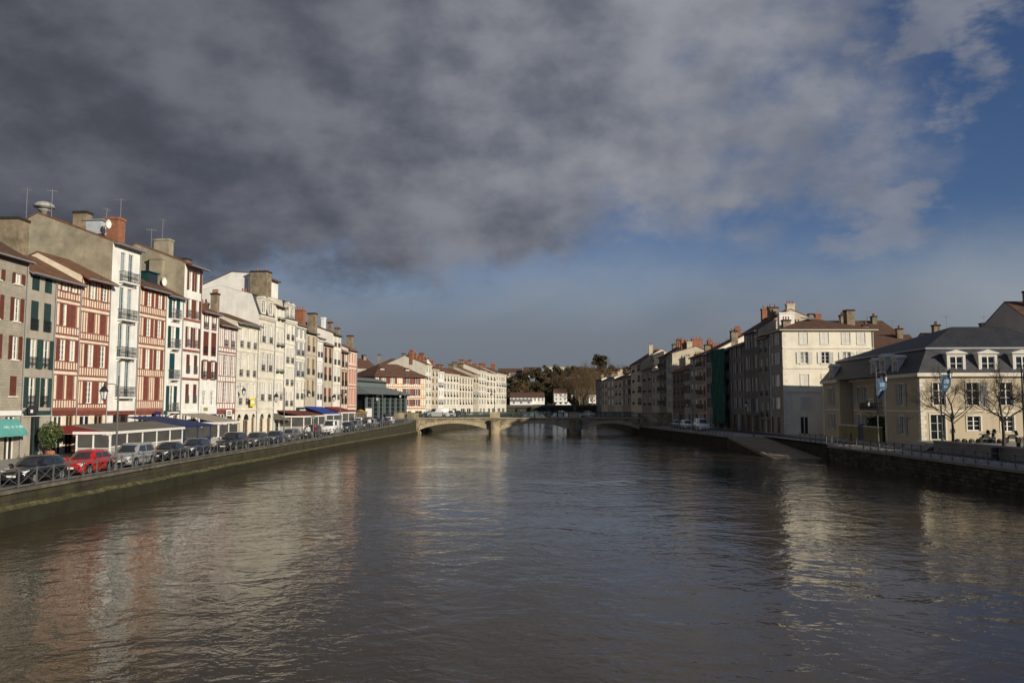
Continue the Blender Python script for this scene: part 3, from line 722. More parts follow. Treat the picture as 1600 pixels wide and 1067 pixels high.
    if group == 'tall houses along the sunlit left quay' and LZ > 1.8 and not any(q[2] == 'a' for q in (shop or [])):
        piece('shop_fascia', OXRED if timber else (shopm or random.choice([TEALP, DKBLUE, OXRED, FRAMEW, GREENP, BROWNP])), root, .06, W-.06, -.10, .02, LZ-.43, LZ-.03)
    # timber frame
    if timber:
        tm, style = timber; zr = sorted([(hz(r[0]+r[1]/2), hz(r[0]-r[1]/2)) for r in rows]); top = E
        levels = [LZ] + [q for z in zr for q in z] + [top-.05]
        def beam(z, t=.22): piece('beam', tm, root, .005, W-.005, -.045, .03, z-t/2, z+t/2)
        beam(LZ+.12, .26)
        gaps = [(LZ+.27, zr[0][0])] + [(zr[i][1], zr[i+1][0]) for i in range(len(zr)-1)] + [(zr[-1][1], top)]
        for gi, (a, b) in enumerate(gaps):
            if gi > 0: beam(a+.05, .10)
            lo = a+.10 if gi > 0 else a
            fl_ = a + (b-a)*.30
            if gi > 0 and b-a > .9 and gi < len(gaps)-1: beam(fl_+.08, .17); lo = fl_+.165
            if gi < len(gaps)-1: beam(b-.05, .10); hi = b-.10
            else: hi = b
            if hi-lo > .15:
                m_ = max(4, int(W/style))
                for k in range(m_+1):
                    x = .09+(W-.18)*k/m_; j = random.uniform(-.03,.03) if 0 < k < m_ else 0
                    wj = random.uniform(.04,.062); piece('stud', tm, root, x-wj+j, x+wj+j, -.036, .03, lo, hi, (0, random.uniform(-.035,.035), 0))
        for (zb, zt) in zr:      # posts in the window storeys
            xs = [.09, W-.09] + [c*W+s*(w_*W/2+.08) for c, w_ in cols for s in (-1,1)]
            edges = sorted([(c-w_/2)*W for c, w_ in cols] + [(c+w_/2)*W for c, w_ in cols])
            for a_, b_ in zip([0]+edges[1::2], edges[0::2]+[W]):
                m_ = int((b_-a_-.3)/style)
                for k in range(1, m_+1): xs.append(a_+(b_-a_)*k/(m_+1))
            for x in xs:
                if .05 < x < W-.05: piece('stud', tm, root, x-.05, x+.05, -.033, .03, zb, zt)
    if bands:
        for by in bands:
            z = hz(by); piece('string_course', band_mat or wall, root, .003, W-.003, -.09, .05, z-.13, z+.13)
    if cornice: piece('cornice', band_mat or wall, root, -.01, W+.01, -.34, .05, E-.32, E-.02); piece('cornice', band_mat or wall, root, .004, W-.004, -.2, .05, E-.55, E-.325)
    # roof
    em = eavem or roof
    if mansard:
        mh, mi_ = mansard[0], mansard[1]; mb = MB()
        mb.add([(0,0,E),(W,0,E),(W,mi_,E+mh),(0,mi_,E+mh),(0,D,E),(W,D,E),(W,D-mi_,E+mh),(0,D-mi_,E+mh)], [(0,1,2,3),(4,7,6,5)])
        ro = mb.build('roof', SLATE, root); h.roof = ro
        MB().add([(-.02,mi_-.15,E+mh),(W+.02,mi_-.15,E+mh),(W+.02,D*.5,E+mh+1.3),(-.02,D*.5,E+mh+1.3),(-.02,D-mi_,E+mh),(W+.02,D-mi_,E+mh)], [(0,1,2,3),(3,2,5,4)]).build('top_roof', roof, ro)
        for cf, wf in mansard[2]:
            dormer(ro, cf*W, E+.25, wf*W, mh*.72, mi_*.72, fm, band_mat or PALE)
    elif hip:
        hh_ = rz; mb = MB(); o_ = ov; hx = min(W*.5-.01, D*.5); zl = E-.12
        P = [(-o_,-o_,zl),(W+o_,-o_,zl),(W+o_,D+o_,zl),(-o_,D+o_,zl),(hx,D*.5,hh_),(W-hx,D*.5,hh_)]
        mb.add(P, [(0,1,5,4),(1,2,5),(2,3,4,5),(3,0,4)]); mb.add([(-o_,-o_,zl-.1),(W+o_,-o_,zl-.1),(W+o_,D+o_,zl-.1),(-o_,D+o_,zl-.1)]+P[:4], [(0,3,2,1),(0,1,5,4),(1,2,6,5),(2,3,7,6),(3,0,4,7)], 1)
        h.roof = mb.build('roof', [roof, em], root)
    else:
        s1 = (rz-E)/ry; bz = h.bz; s2 = (rz-bz)/(D-ry); t = .15; xo = .03; mb = MB()
        f0 = (-ov, E-ov*s1); 
        for sgn, (ya, za), (yb, zb) in ((0, f0, (ry, rz)), (1, (ry, rz), (D+.3, bz-.3*s2))):
            mb.add([(-xo,ya,za+.02),(W+xo,ya,za+.02),(W+xo,yb,zb+.02),(-xo,yb,zb+.02),(-xo,ya,za+t),(W+xo,ya,za+t),(W+xo,yb,zb+t),(-xo,yb,zb+t)],
                   [(4,5,6,7),(0,1,5,4),(1,2,6,5),(2,3,7,6),(3,0,4,7)])
        h.roof = mb.build('roof', roof, root)
        MB().add([(-xo+.01,-ov+.03,E-ov*s1-.10),(W+xo-.01,-ov+.03,E-ov*s1-.10),(W+xo-.01,.1,E+.1*s1-.03),(-xo+.01,.1,E+.1*s1-.03),
                  (-xo+.01,-ov+.03,E-ov*s1+.015),(W+xo-.01,-ov+.03,E-ov*s1+.015),(W+xo-.01,.1,E+.1*s1+.015),(-xo+.01,.1,E+.1*s1+.015)],
                 [(0,3,2,1),(4,5,6,7),(0,1,5,4),(1,2,6,5),(2,3,7,6),(3,0,4,7)]).build('eave', em, root)
        if not simple:
            MB().tube([(-.02,-ov-.06,E-ov*s1+.03),(W+.02,-ov-.06,E-ov*s1+.03)], .075, 6).build('gutter', LEAD, root)
    if pipe and not simple: MB().tube([(W-.14,-.1,.3),(W-.14,-.1,E-.35),(W-.14,-ov*.6,E-.1)], .055, 6).build('downpipe', LEAD, root)
    return h
def dormer(ro, xc, zb, w, hh, yf, fm, wm):
    """a roof window box standing on a steep slope"""
    w = max(w, .5); mb = MB(); ww = w*1.35
    wall_grid_local = MB(); wall_grid(wall_grid_local, ww, hh*1.02, [((ww-w)/2, (ww+w)/2, .12, hh*.88)], 0, .12)
    wall_grid_local.quad((0,0,0),(0,yf+1,0),(0,yf+1,hh*1.02),(0,0,hh*1.02)); wall_grid_local.quad((ww,0,0),(ww,yf+1,0),(ww,yf+1,hh*1.02),(ww,0,hh*1.02))
    o = wall_grid_local.build('dormer', wm, ro, (xc-ww/2, .06, zb))
    g = MB().add([(-.1,-.14,hh*1.02),(ww+.1,-.14,hh*1.02),(ww/2,-.14,hh*1.02+ww*.28),(-.1,yf+1,hh*1.02),(ww+.1,yf+1,hh*1.02),(ww/2,yf+1,hh*1.02+ww*.28)], [(0,1,2),(0,2,5,3),(1,4,5,2),(0,3,4,1)]); g.build('dormer_roof', wm, ro, (xc-ww/2, .06, zb))
    f = link('dormer_window', frame_mesh(w, hh*.76, fm, 2), ro, (xc, .06+.07, zb+.12)); 
    pm = pane_mesh(w, hh*.76, GLASS); link('dormer_pane', pm, ro, (xc, .06+.07, zb+.12))
def flower_box():
    mb = MB().box(-.5,.5,-.12,.12,0,.2); rnd = random.Random(3)
    for k in range(70):
        x, y, z = rnd.uniform(-.52,.52), rnd.uniform(-.2,.18), rnd.uniform(.1,.5); a = rnd.uniform(0,6.3); s = rnd.uniform(.05,.1)
        mb.add([(x,y,z),(x+s*math.cos(a),y+s*math.sin(a),z+s*.6),(x+s*.3*math.cos(a+1.5),y+s*.6*math.sin(a+1.5),z+s)], [(0,1,2)], 1)
    return mb.mesh('flower_box', [IRON, M('box_plants', (.05,.085,.02), .8, .4, 9)])
def chimney(h, x0, x1, yt, yb, yd, mat=None, pots=0, depth=None, cap=True):
    a = h.loc(x0, (yt+yb)/2, yd); b = h.loc(x1, (yt+yb)/2, yd); xa, xb = min(a[0],b[0]), max(a[0],b[0]); zt = h.loc((x0+x1)/2, yt, yd)[2]; zb = h.loc((x0+x1)/2, yb, yd)[2]
    chim_box(h, (xa+xb)/2, yd, zb-1.5, zt, depth or max(.6, min(1.6, xb-xa)), mat, pots, w=None)
def chim_box(h, xc, yc, zb, zt, dep, mat=None, pots=0, w=None, cap=True):
    mat = mat or CHIMST; w = w or .8; mb = MB()
    mb.box(xc-w/2,xc+w/2,yc-dep/2,yc+dep/2,zb,zt-.25, 0)
    if cap: mb.box(xc-w/2-.08,xc+w/2+.08,yc-dep/2-.08,yc+dep/2+.08,zt-.25,zt-.02, 1)
    for k in range(pots):
        yy = yc-dep/2+dep*(k+.5)/pots; mb.lathe([(.13,0),(.11,.45),(.14,.47),(.13,.52)], 8, (xc, yy, zt-.02), 2)
    return mb.build('chimney', [mat, SOOT if mat is CHIMST else mat, M('clay_pot', (.30,.13,.08), .9, .2, 3)], h.root)
def chim_px(h, xl, xr, yt, yb, yd, mat=None, pots=0, w=.9):
    """stack seen nearly end-on from the river: its visible width is its depth across the roof (local y)"""
    c = h.loc((xl+xr)/2, (yt+yb)/2, yd); P = h.A + h.d*c[0] - h.n*yd
    dep = (xr-xl)/F*P.y/ max(.35, abs(h.n.x)) ; dep = max(.5, min(3.0, dep))
    zt = h.loc((xl+xr)/2, yt, yd)[2]; zb = h.loc((xl+xr)/2, yb, yd)[2]
    return chim_box(h, c[0], yd, zb-2.0, zt, dep, mat, pots, w)
def antenna(h, px, yt, yb, yd):
    c = h.loc(px, yb, yd); c = (max(.3, min(h.W-.3, c[0])), c[1], c[2]); zt = h.loc(px, yt, yd)[2]; mb = MB().tube([(c[0],yd,c[2]-1.0),(c[0],yd,zt)], .03, 5)
    L_ = random.uniform(.7,1.1); z = zt-.15; a = random.uniform(0, 3.1); ca, sa = math.cos(a), math.sin(a)
    mb.bar((c[0]-L_*.6*ca,yd-L_*.6*sa,z),(c[0]+L_*.6*ca,yd+L_*.6*sa,z), .03)
    for k in range(6):
        t = -L_*.6+k*L_*.24; q = .28-.02*k; mb.bar((c[0]+t*ca-q*sa,yd+t*sa+q*ca,z),(c[0]+t*ca+q*sa,yd+t*sa-q*ca,z), .018)
    return mb.build('antenna', M('antenna_alloy', (.22,.22,.23), .5, .1, 3, metal=.0), h.root)

G = 'tall houses along the sunlit left quay'
H = {}
H[1] = house('grey blockwork house with brown shutters above the turquoise shop awning', -48, 36, 392, line=LF, wall=GREYSTONE, shut=BROWNP, cols=[(.40,.13),(.80,.13)],
    rows=[(427,17,'oo','s'),(478,38,'oo','s'),(540,38,'oo','s'),(602,32,'cc','s')], roof=ROOFB, eavem=BROWNP, D=9, rise=2.6, group=G, shop=[(.42,.3,'c'),(.78,.2,'g')], band_mat=CREAM, mrows=3, shopm=FRAMEW)
H[2] = house('grey plastered house with dark green shutters and iron window guards', 36, 82, 426, line=LF, wall=GREYPLAST, shut=GREENP, cols=[(.27,.25),(.71,.25)],
    rows=[(440,29,'cc'),(494,46,'cc','r'),(553,46,'oo','r'),(613,46,'oh','r')], roof=ROOFT, eavem=LEAD, D=9, rise=2.2, group=G, shop=[(.48,.34,'g')], band_mat=CREAM, bands=[648], shopm=GREENP)
H[3] = house('oxblood half-timbered house with cream infill, narrower and nearer of the joined pair', 82, 121, 437, line=LF, wall=CREAMTIMB, shut=OXRED, cols=[(.30,.24),(.70,.24)],
    rows=[(447,14,'nn','u'),(492,34,'hc'),(547,33,'oo'),(605,37,'cc')], timber=(OXBEAM,.37), roof=ROOFT, eavem=OXRED, D=9, rise=2.4, group=G, mrows=4, reveal=.14)
H[4] = house('wider oxblood half-timbered house leaning forward beside the tall narrow white house', 121, 168, 434, line=LF, wall=CREAMTIMB, shut=OXRED, cols=[(.36,.20),(.77,.20)],
    rows=[(454,27,'nn','u'),(505,31,'cc'),(556,35,'oo'),(613,34,'oo')], timber=(OXBEAM,.37), roof=ROOFT, eavem=OXRED, D=9, rise=2.2, group=G, ov=.8, mrows=4, reveal=.14)
H[5] = house('tall narrow white house with blue-grey windows, iron balconies and stained side gable', 168, 213, 382, line=LF, wall=WHITE, shut=None, frame=BLUEGREY, cols=[(.37,.17),(.65,.17)],
    rows=[(417,46,'nn','b'),(474,50,'nn','b'),(532,52,'nn','b'),(592,56,'nn','b')], roof=ROOFT, eavem=LEAD, ridge=(58,333), D=13, group=G, sidewall=GABLE, mrows=4, shop=[(.5,.56,'g')], shopm=OXRED, railm=IRON, back=.55)
for r in H[5].root.children:
    pass
H[6] = house('half-timbered house with rows of oxblood shutters right of the narrow white house', 213, 256, 449, line=LF, wall=CREAMTIMB, shut=OXRED, cols=[(.34,.16),(.74,.16)],
    rows=[(467,24,'oo'),(512,28,'oo'),(561,31,'oo'),(607,36,'cc')], timber=(OXBEAM,.36), roof=ROOFB, eavem=BROWNP, D=9, rise=2.6, group=G, mrows=4, reveal=.14)
H[7] = house('slim white house with green shutters on small iron balconies', 256, 283, 461, line=LF, wall=WHITE, shut=TEALP, cols=[(.42,.30)],
    rows=[(481,33,'o','b'),(527,34,'o','b'),(572,40,'c','b'),(623,40,'o','b')], roof=ROOFB, eavem=LEAD, D=8, rise=2.0, group=G, railm=GREYIRON)
H[8] = house('tall white house with brown-red shutters rising above its slim neighbour', 283, 311, 413, line=LF, wall=WHITE, shut=BROWNP, cols=[(.33,.19),(.76,.19)],
    rows=[(438,31,'oo'),(482,30,'oo','r'),(527,32,'oo','r'),(569,30,'cc','r'),(615,30,'cc','r')], roof=ROOFT, eavem=OXRED, ridge=(212,381), D=12, group=G, sidewall=GABLE, ov=.9, bands=[500,548,592], band_mat=OXBEAM, back=.5, railm=GREYIRON)
H[9] = house('white house with heavy oxblood window boxes below a red eave', 311, 339, 487, line=LF, wall=WHITE, shut=BROWNP, cols=[(.29,.21),(.73,.21)],
    rows=[(502,22,'nn','ru'),(537,34,'cc','ru'),(578,28,'oo','ru'),(622,22,'nn')], roof=ROOFT, eavem=OXRED, D=8, rise=1.8, group=G, band_mat=OXRED, lintel=645, shop=[(.5,.8,'g')], shopm=DKBLUE)
H[10] = house('white house with bold red timber posts and tall paired windows', 339, 368, 508, line=LF, wall=WHITE, shut=None, cols=[(.42,.20),(.80,.18)],
    rows=[(527,32,'nn','r'),(571,32,'nn'),(613,32,'nn')], timber=(OXBEAM,.62), roof=ROOFB, eavem=BROWNP, D=8, rise=1.9, group=G, mrows=4, reveal=.14)
H[11] = house('pale stone house of three bays with arched ground-floor doors', 368, 402, 505, line=LF, wall=PALE, shut=None, cols=[(.22,.14),(.53,.14),(.84,.14)],
    rows=[(529,31,'nnn','r'),(571,36,'nnn','r'),(616,34,'nnn','r')], roof=ROOFB, eavem=PALE, D=9, rise=1.6, group=G, bands=[549,594,640], shop=[(.18,.15,'a'),(.5,.24,'a'),(.84,.15,'a')], ov=.7)
H[12] = house('limestone house with slate mansard, dormers and white side gable', 402, 428, 494, line=LF, wall=PALE, shut=PALESH, cols=[(.30,.20),(.74,.20)],
    rows=[(521,30,'oo','r'),(566,29,'oo','r'),(612,29,'oh','r')], mansard=(2.9,1.1,[(.3,.2),(.74,.2)]), roof=ROOFB, D=12, group=G, bands=[545,590,637], cornice=True, sidewall=WHITE, shop=[(.3,.22,'a'),(.74,.22,'a')])
H[13] = house('narrow pale house with planted window boxes on two floors', 428, 443, 478, line=LF, wall=CREAM, shut=PALESH, cols=[(.28,.24),(.72,.24)],
    rows=[(490,20,'nn','f'),(530,22,'cc','f'),(569,26,'cc','f'),(612,27,'cc','r')], roof=ROOFB, D=11, rise=1.6, group=G, bands=[510,548,592])
H[14] = house('cream stone house with twin round-headed dormers over the cornice', 443, 460, 500, line=LF, wall=CREAM, shut=PALESH, cols=[(.30,.24),(.74,.24)],
    rows=[(520,24,'nn','r'),(556,24,'co','r'),(590,26,'cc','r'),(624,22,'nn','r')], mansard=(2.8,.5,[(.3,.26),(.74,.26)]), roof=ROOFB, D=11, group=G, cornice=True, bands=[537,573], shop=[(.5,.7,'g')])
H[15] = house('cream house with blue-grey shutters folded back on every floor', 460, 476, 507, line=LF, wall=CREAM, shut=GREYP, cols=[(.30,.24),(.74,.24)],
    rows=[(519,17,'oo'),(545,22,'oo','r'),(577,24,'oo','r'),(611,26,'nn','r')], roof=ROOFB, D=11, rise=1.8, group=G, cornice=True, bands=[531,560,594], shop=[(.5,.7,'g')], shopm=TEALP)
H[16] = house('beige stone house with tall brown windows under a dark eave', 476, 494, 519, line=LF, wall=PLASTER, shut=None, frame=FRAMEB, cols=[(.28,.2),(.72,.2)],
    rows=[(538,23,'nn','r'),(573,25,'nn','r'),(607,26,'nn','r')], roof=ROOFB, eavem=SOOT, D=11, rise=1.6, group=G, bands=[554,590], shop=[(.5,.8,'g')], shopm=TEALP)
H[17] = house('very narrow white house between beige stone and red-shuttered houses', 494, 504, 528, line=LF, wall=WHITE, shut=PALESH, cols=[(.3,.28),(.74,.28)],
    rows=[(548,20,'cc','r'),(580,22,'cc','r'),(613,23,'cc','r')], roof=ROOFB, D=10, rise=1.4, group=G, bands=[564,597], cornice=True, shop=[(.5,.7,'g')])
H[18] = house('house with closed dark red shutters across every floor under red tiles', 504, 519, 538, line=LF, wall=PLASTER, shut=OXRED, cols=[(.26,.24),(.74,.24)],
    rows=[(555,24,'cc','r'),(584,21,'cc','r'),(617,22,'cc','r')], roof=ROOFT, eavem=OXRED, D=10, rise=1.8, group=G, shop=[(.5,.7,'g')])
H[19] = house('tall pale house with white side gable above red-shuttered neighbour', 519, 532, 522, line=LF, wall=CREAM, shut=PALESH, cols=[(.3,.25),(.74,.25)],
    rows=[(534,16,'cc','r'),(560,20,'cc','r'),(586,21,'cc','r'),(614,22,'nn','r')], roof=ROOFB, D=12, rise=2.2, group=G, sidewall=WHITE, bands=[547,573,600], shop=[(.5,.7,'g')])
H[20] = house('small brown-timbered house squeezed beside the rose corner house', 532, 543, 549, line=LF, wall=CREAMTIMB, shut=BROWNP, cols=[(.3,.26),(.74,.26)],
    rows=[(563,20,'cn','r'),(592,21,'cc','r'),(620,21,'cc','r')], timber=(BROWNP,.8), roof=ROOFT, eavem=OXRED, D=10, rise=1.8, group=G, shop=[(.5,.7,'g')])
H[21] = house('rose and white corner house beside the green market hall', 543, 557, 546, line=LF, wall=PINK, shut=None, frame=PINKRED, cols=[(.22,.15),(.52,.15),(.82,.15)],
    rows=[(560,15,'nnn'),(588,20,'nnn','u'),(619,23,'nnn','u')], roof=ROOFT, eavem=OXRED, D=10, rise=2.0, group=G, band_mat=PINKRED, bands=[572,603,635], shop=[(.5,.7,'g')], sidewall=WHITE)
# roof-top pieces
h = H[1]; chim_px(h, 0, 37, 341, 392, 5.0, CHIMST, 0, 1.6)
h = H[5]; chim_px(h, 118, 140, 331, 356, 5.0, CHIMST, 0, 1.0); chim_px(h, 167, 191, 341, 372, 2.2, BRICKM, 0, 1.2)
antenna(h, 40, 293, 338, 9.5); antenna(h, 74, 293, 330, 6.8); antenna(h, 166, 325, 350, 3.0); antenna(h, 188, 310, 345, 2.0)
mb = MB()
mb.lathe([(.30,-.5),(.30,.18),(.42,.20),(.42,.30),(.62,.34),(.60,.44),(.34,.48),(.34,.62),(.92,.64),(.98,.72),(.95,.86),(.82,1.02),(.58,1.16),(.28,1.25),(.06,1.28)], 16, (.95, h.ry, h.rz+.12))
mb.build('siren', M('siren_metal', (.34,.34,.32), .5, .2, 3, .2), h.root, smooth=True)
def dish(h, px, py, yd, r=.45):
    c = h.loc(px, py, yd); mb = MB(); base = len(mb.v); n = 14
    for rr, yy in ((.02, .1), (r*.5, .07), (r, -.05)):
        for t in range(n): mb.v.append((rr*math.cos(t*6.2832/n), yy, rr*math.sin(t*6.2832/n)))
    for i in range(2):
        for t in range(n): mb.f.append((i*n+t, i*n+(t+1)%n, (i+1)*n+(t+1)%n, (i+1)*n+t)); mb.m.append(0)
    mb.bar((0,.1,0),(0,.5,-.4),.05); mb.bar((0,-.05,-r*.8),(0,-.45,0),.025)
    return mb.build('satellite_dish', WPAINT, h.root, c)
dish(H[5], 169, 350, 1.6); dish(H[6], 256, 440, 2.2, .5)
# attic window box on the narrow white house
c = H[5].loc(157, 352, 3.2); h = H[5]
mb = MB(); mb.box(-1.1,.8,-.5,1.2,-1.0,.35,0); mb.box(-1.25,.95,-.7,1.4,.35,.46,1); mb.box(-.2,.6,-.53,-.5,-.7,.2,2); mb.build('attic_box', [M('faded_blue_boards', (.40,.46,.50), .7, .15, 2, .2), LEAD, GLASS], h.root, (c[0]+.4, c[1], c[2]))
h = H[6]; chim_px(h, 236, 257, 403, 446, 3.2, GABLE, 0, 1.0)
mb = MB(); c = h.loc(226, 440, 2.0); mb.box(-1.0,1.0,-.9,1.6,-1.3,.9,0); mb.box(-1.15,1.15,-1.1,1.8,.9,1.02,0); mb.box(-.8,.8,-.93,-.9,-.5,.75,1); mb.build('roof_dormer', [TEALP, GLASS], h.root, c)
h = H[8]; chim_px(h, 243, 268, 374, 402, 6.0, GABLE, 0, 1.1); chim_px(h, 279, 296, 404, 414, 2.6, CHIMST, 0, 1.0)
antenna(h, 238, 358, 395, 6.4); antenna(h, 267, 347, 380, 5.0)
h = H[9]; chim_px(h, 331, 341, 458, 480, 3.5, CHIMST, 3, .8)
h = H[12]; chim_px(h, 394, 421, 424, 466, 4.0, CHIMST, 2, 1.7)
# white gable house standing behind the low roofs
HB = [house('white rendered house with stepped gables standing behind the low quay roofs', A=(-38.9,121), B=(-37.8,130), z0=1.85, eave=433, ridge=(362,425), wall=WHITE, roof=ROOFB, D=12, name='rear_house', lintel=700, pipe=False, rows=(), cols=(), simple=True)]
h = H[14]; chim_px(h, 463, 476, 484, 500, 4.0, BRICKM, 3, 1.2)
h = H[16]; chim_px(h, 482, 494, 489, 520, 3.5, CHIMST, 0, 1.3)
h = H[17]; chim_px(h, 503, 508, 496, 508, 4.5, WHITE, 0, .9)
h = H[19]; chim_px(h, 513, 519, 503, 516, 5.0, CHIMST, 2, .9); chim_px(h, 524, 530, 512, 522, 5.0, CHIMST, 1, .9)
h = H[20]; chim_px(h, 543, 551, 524, 546, 3.5, CHIMST, 0, 1.2)

for hn, px, yt, yb in ((10,352,478,505),(12,412,440,462),(13,436,450,474),(15,468,476,500),(17,499,500,522),(18,511,512,532),(19,526,494,515),(21,549,516,540)): antenna(H[hn], px, yt, yb, 4.0)
for hn, xx, dz in ((3,.5,.8),(6,.85,.6),(10,.6,.9),(11,.2,1.0),(13,.9,.9),(15,.9,1.0),(18,.5,.9),(21,.9,.8)): chim_box(H[hn], H[hn].W*xx, H[hn].ry+.8, H[hn].E, H[hn].rz+dz, 1.0, [CHIMST,BRICKM][hn % 2], 2, .7)
# ---- half-timbered house beyond the market, and the rows beyond the bridge
Y0 = 197
H[30] = house('broad half-timbered house with red shutters and brown tiled roof facing the bridge', A=(on_y(586,600,Y0-4).x, Y0-4), B=(on_y(665,600,Y0+7).x, Y0+7), z0=3.1, eave=588, wall=CREAMTIMB, shut=OXRED, D=10, rise=3.2, ov=.7,
    cols=[(.16,.09),(.33,.09),(.62,.09),(.80,.09)], rows=[(594.5,10,'oooo'),(612.5,10,'oooo'),(629,10,'oooo')], timber=(OXBEAM,.62), roof=ROOFB, eavem=BROWNP, lintel=639, shop=[(.15,.16,'g'),(.38,.16,'g'),(.64,.16,'g'),(.86,.14,'d')], reveal=.14, pipe=False, mrows=3, hip=True)
for cx_ in (.24, .74):
    mb = MB(); W_ = H[30].W; z_ = H[30].E+1.1; mb.box(-.6,.6,-.4,1.8,0,.75,0); mb.add([(-.85,-.6,.75),(.85,-.6,.75),(0,-.6,1.15),(-.85,2,.75),(.85,2,.75),(0,2,1.15)], [(0,1,2),(0,2,5,3),(1,4,5,2)], 1); mb.build('roof_dormer', [WHITE, ROOFB], H[30].root, (W_*cx_, 2.6, z_))
GF = 'cream houses beyond the bridge'
far_specs = [
 (665,674,570,'tall cream house rising just behind the half-timbered house',2,5,'c'),(674,685,576,'cream house with dark balcony boxes beyond the bridge, left part of the row',2,5,'n'),
 (685,693,580,'narrow cream house with brown stack in the far row',2,4,'n'),(693,717,584,'long pale house of many bays in the far riverside row',5,4,'n'),
 (717,739,588,'pale house with brown tiled roof midway along the far row',5,4,'n'),(739,748,585,'darker house with iron balconies in the far row',2,4,'b'),
 (748,760,579,'cream house with two attic stacks near the end of the far row',3,5,'n'),(760,775,583,'cream house with stone attic storey, last but one of the far row',3,5,'n'),
 (775,791,584,'big cream corner house ending the far row above the quay',4,5,'n')]
for i, (a, b, e, lab, nc, nr, md) in enumerate(far_specs):
    y0_, y1_ = e+8, 628
    rws = [(y0_+(y1_-y0_)*k/(nr-1), 6.6 if nr > 4 else 8.4, ''.join(random.choice('nno') for _ in range(nc)) if i % 3 else 'n'*nc, 'r' if (k+i) % 2 else '') for k in range(nr)]
    HF = house(lab, a, b, e, line=FLF, z0=3.1, wall=[PALE,CREAM,WHITE,PLASTER][(i*3) % 4 if i not in (3,6) else 0], roof=ROOFB if i % 3 else ROOFT, cols=[((k+.5)/nc, .46/nc) for k in range(nc)], rows=rws, simple=True, D=12, rise=2.4, ov=.35,
        frame=[GREYP,FRAMEB,PALESH][i % 3], shut=[None,PALESH,GREYP][i % 3], bands=[r[0]+5.4 for r in rws[1:]] if i % 2 == 0 else [rws[-1][0]+6], group=GF, lintel=635.5, pipe=False, mrows=2, glass=GLASS, cornice=True, shop=[(.3,.3,'g'),(.72,.3,'g')])
    H[40+i] = HF
    for k in range(2 if i % 2 == 0 else 3):
        chim_box(HF, HF.W*(.08 if k == 0 else .94 if k == 1 else .5), random.uniform(4,7), HF.E, HF.rz+random.uniform(.6,2.0), random.uniform(.9,1.8), random.choice([CHIMST,BRICKM,CHIMST]), random.choice([0,2,3]), .8)
# houses behind the left rows
rear = [('grey gabled house on the rise behind the market hall',(-47,232),(-40,238),3.1,14.0,GREYPLAST,ROOFB,10,2.6),('house with wide brown hipped roof above the market hall',(-42,245),(-30,247),3.1,14.5,CREAM,ROOFB,11,2.8),
        ('cream house with white gable behind the half-timbered house',(-33,226),(-25.5,224),3.1,14.2,CREAM,ROOFT,10,2.2),('low white house left of the half-timbered house',(-36,206),(-33.2,204),3.1,10.5,WHITE,ROOFT,8,1.6)]
for i, (lab, A_, B_, z_, e_, w_, r_, D_, ri_) in enumerate(rear):
    hh = house(lab, A=A_, B=B_, z0=z_, eave=e_, wall=w_, roof=r_, D=D_, rise=ri_, rows=[], cols=[], simple=True, lintel=640, pipe=False, shop=[], name='rear_house', hip=(i == 1))
    for k in range(2): chim_box(hh, hh.W*(.15+.7*k), D_*.45, hh.E, hh.rz+1.2, 1.2, CHIMST, 0, .9)
    nW = int(hh.W/2.2)
    for k in range(nW):
        o = link('window', frame_mesh(.8,1.1,FRAMEW,2), hh.root, (hh.W*(k+.5)/nW, -.045, e_-1.9)); link('pane', pane_mesh(.8,1.1,GLASS), o, (0,-.06,0))
# ------------------------------------------------------------------ right bank houses
GR = 'shaded houses along the right quay'
CREAMR = M('warm_cream_render', (.76,.715,.59), .85, .10, .5, .2, .12, dirt=(.6,.5,.8,.25), dirtcol=(.32,.26,.17))
# cream corner house: gable front towards the camera, short side to the river
YC = 121.0; xa, xb = on_y(1224,600,YC).x, on_y(1366,560,YC).x
R1 = house('tall cream corner house with brown hipped roof, half in sun above the river', A=(xa,YC), B=(xb,YC), z0=1.8, eave=514, wall=CREAMR, shut=PALESH, cols=[(.235,.085),(.465,.085),(.70,.085),(.865,.085)],
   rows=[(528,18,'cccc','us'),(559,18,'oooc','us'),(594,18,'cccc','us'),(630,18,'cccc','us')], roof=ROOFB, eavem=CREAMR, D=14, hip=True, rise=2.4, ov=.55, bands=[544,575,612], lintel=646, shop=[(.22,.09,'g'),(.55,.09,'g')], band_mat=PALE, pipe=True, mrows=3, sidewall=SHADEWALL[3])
# quoins and river side of the corner house
for k in range(26):
    z = .3 + k*(R1.E-.9)/26; w = .62 if k % 2 else .38
    piece('quoin_stone', PALE, R1.root, -.04, w, -.035, .02, z, z+(R1.E-.9)/26-.02)
for zc in (528,559,594,630):
    z = R1.hz(zc+9); hh_ = R1.hz(zc-9)-z
    for yy in (2.2, 5.2):
        o = link('window', frame_mesh(1.0, hh_, FRAMEW, 3), R1.root, (-.05, yy, z), (0,0,-math.pi/2)); link('pane', pane_mesh(1.0, hh_, GLASS), o, (0,-.065,0))
        for s in (-1,1): link('shutter', shutter_mesh(.5, hh_, PALESH), o, (.52 if s > 0 else -1.02, -.03, 0))
for k, yy in enumerate((2.4,5.4)):
    o = link('door', frame_mesh(1.1, 2.5, FRAMEB, 2), R1.root, (-.05, yy, .05), (0,0,-math.pi/2)); link('pane', pane_mesh(1.1, 2.5, GLASS), o, (0,-.065,0))
chim_box(R1, 3.4, 8.2, R1.E, R1.rz+1.0, 1.0, WHITE, 3, 2.4); chim_box(R1, 11.6, 3.6, R1.E, R1.rz+.9, 1.4, CHIMST, 0, 1.2); chim_box(R1, 8.4, 8.0, R1.E, R1.rz+.8, .9, BRICKM, 0, .9)
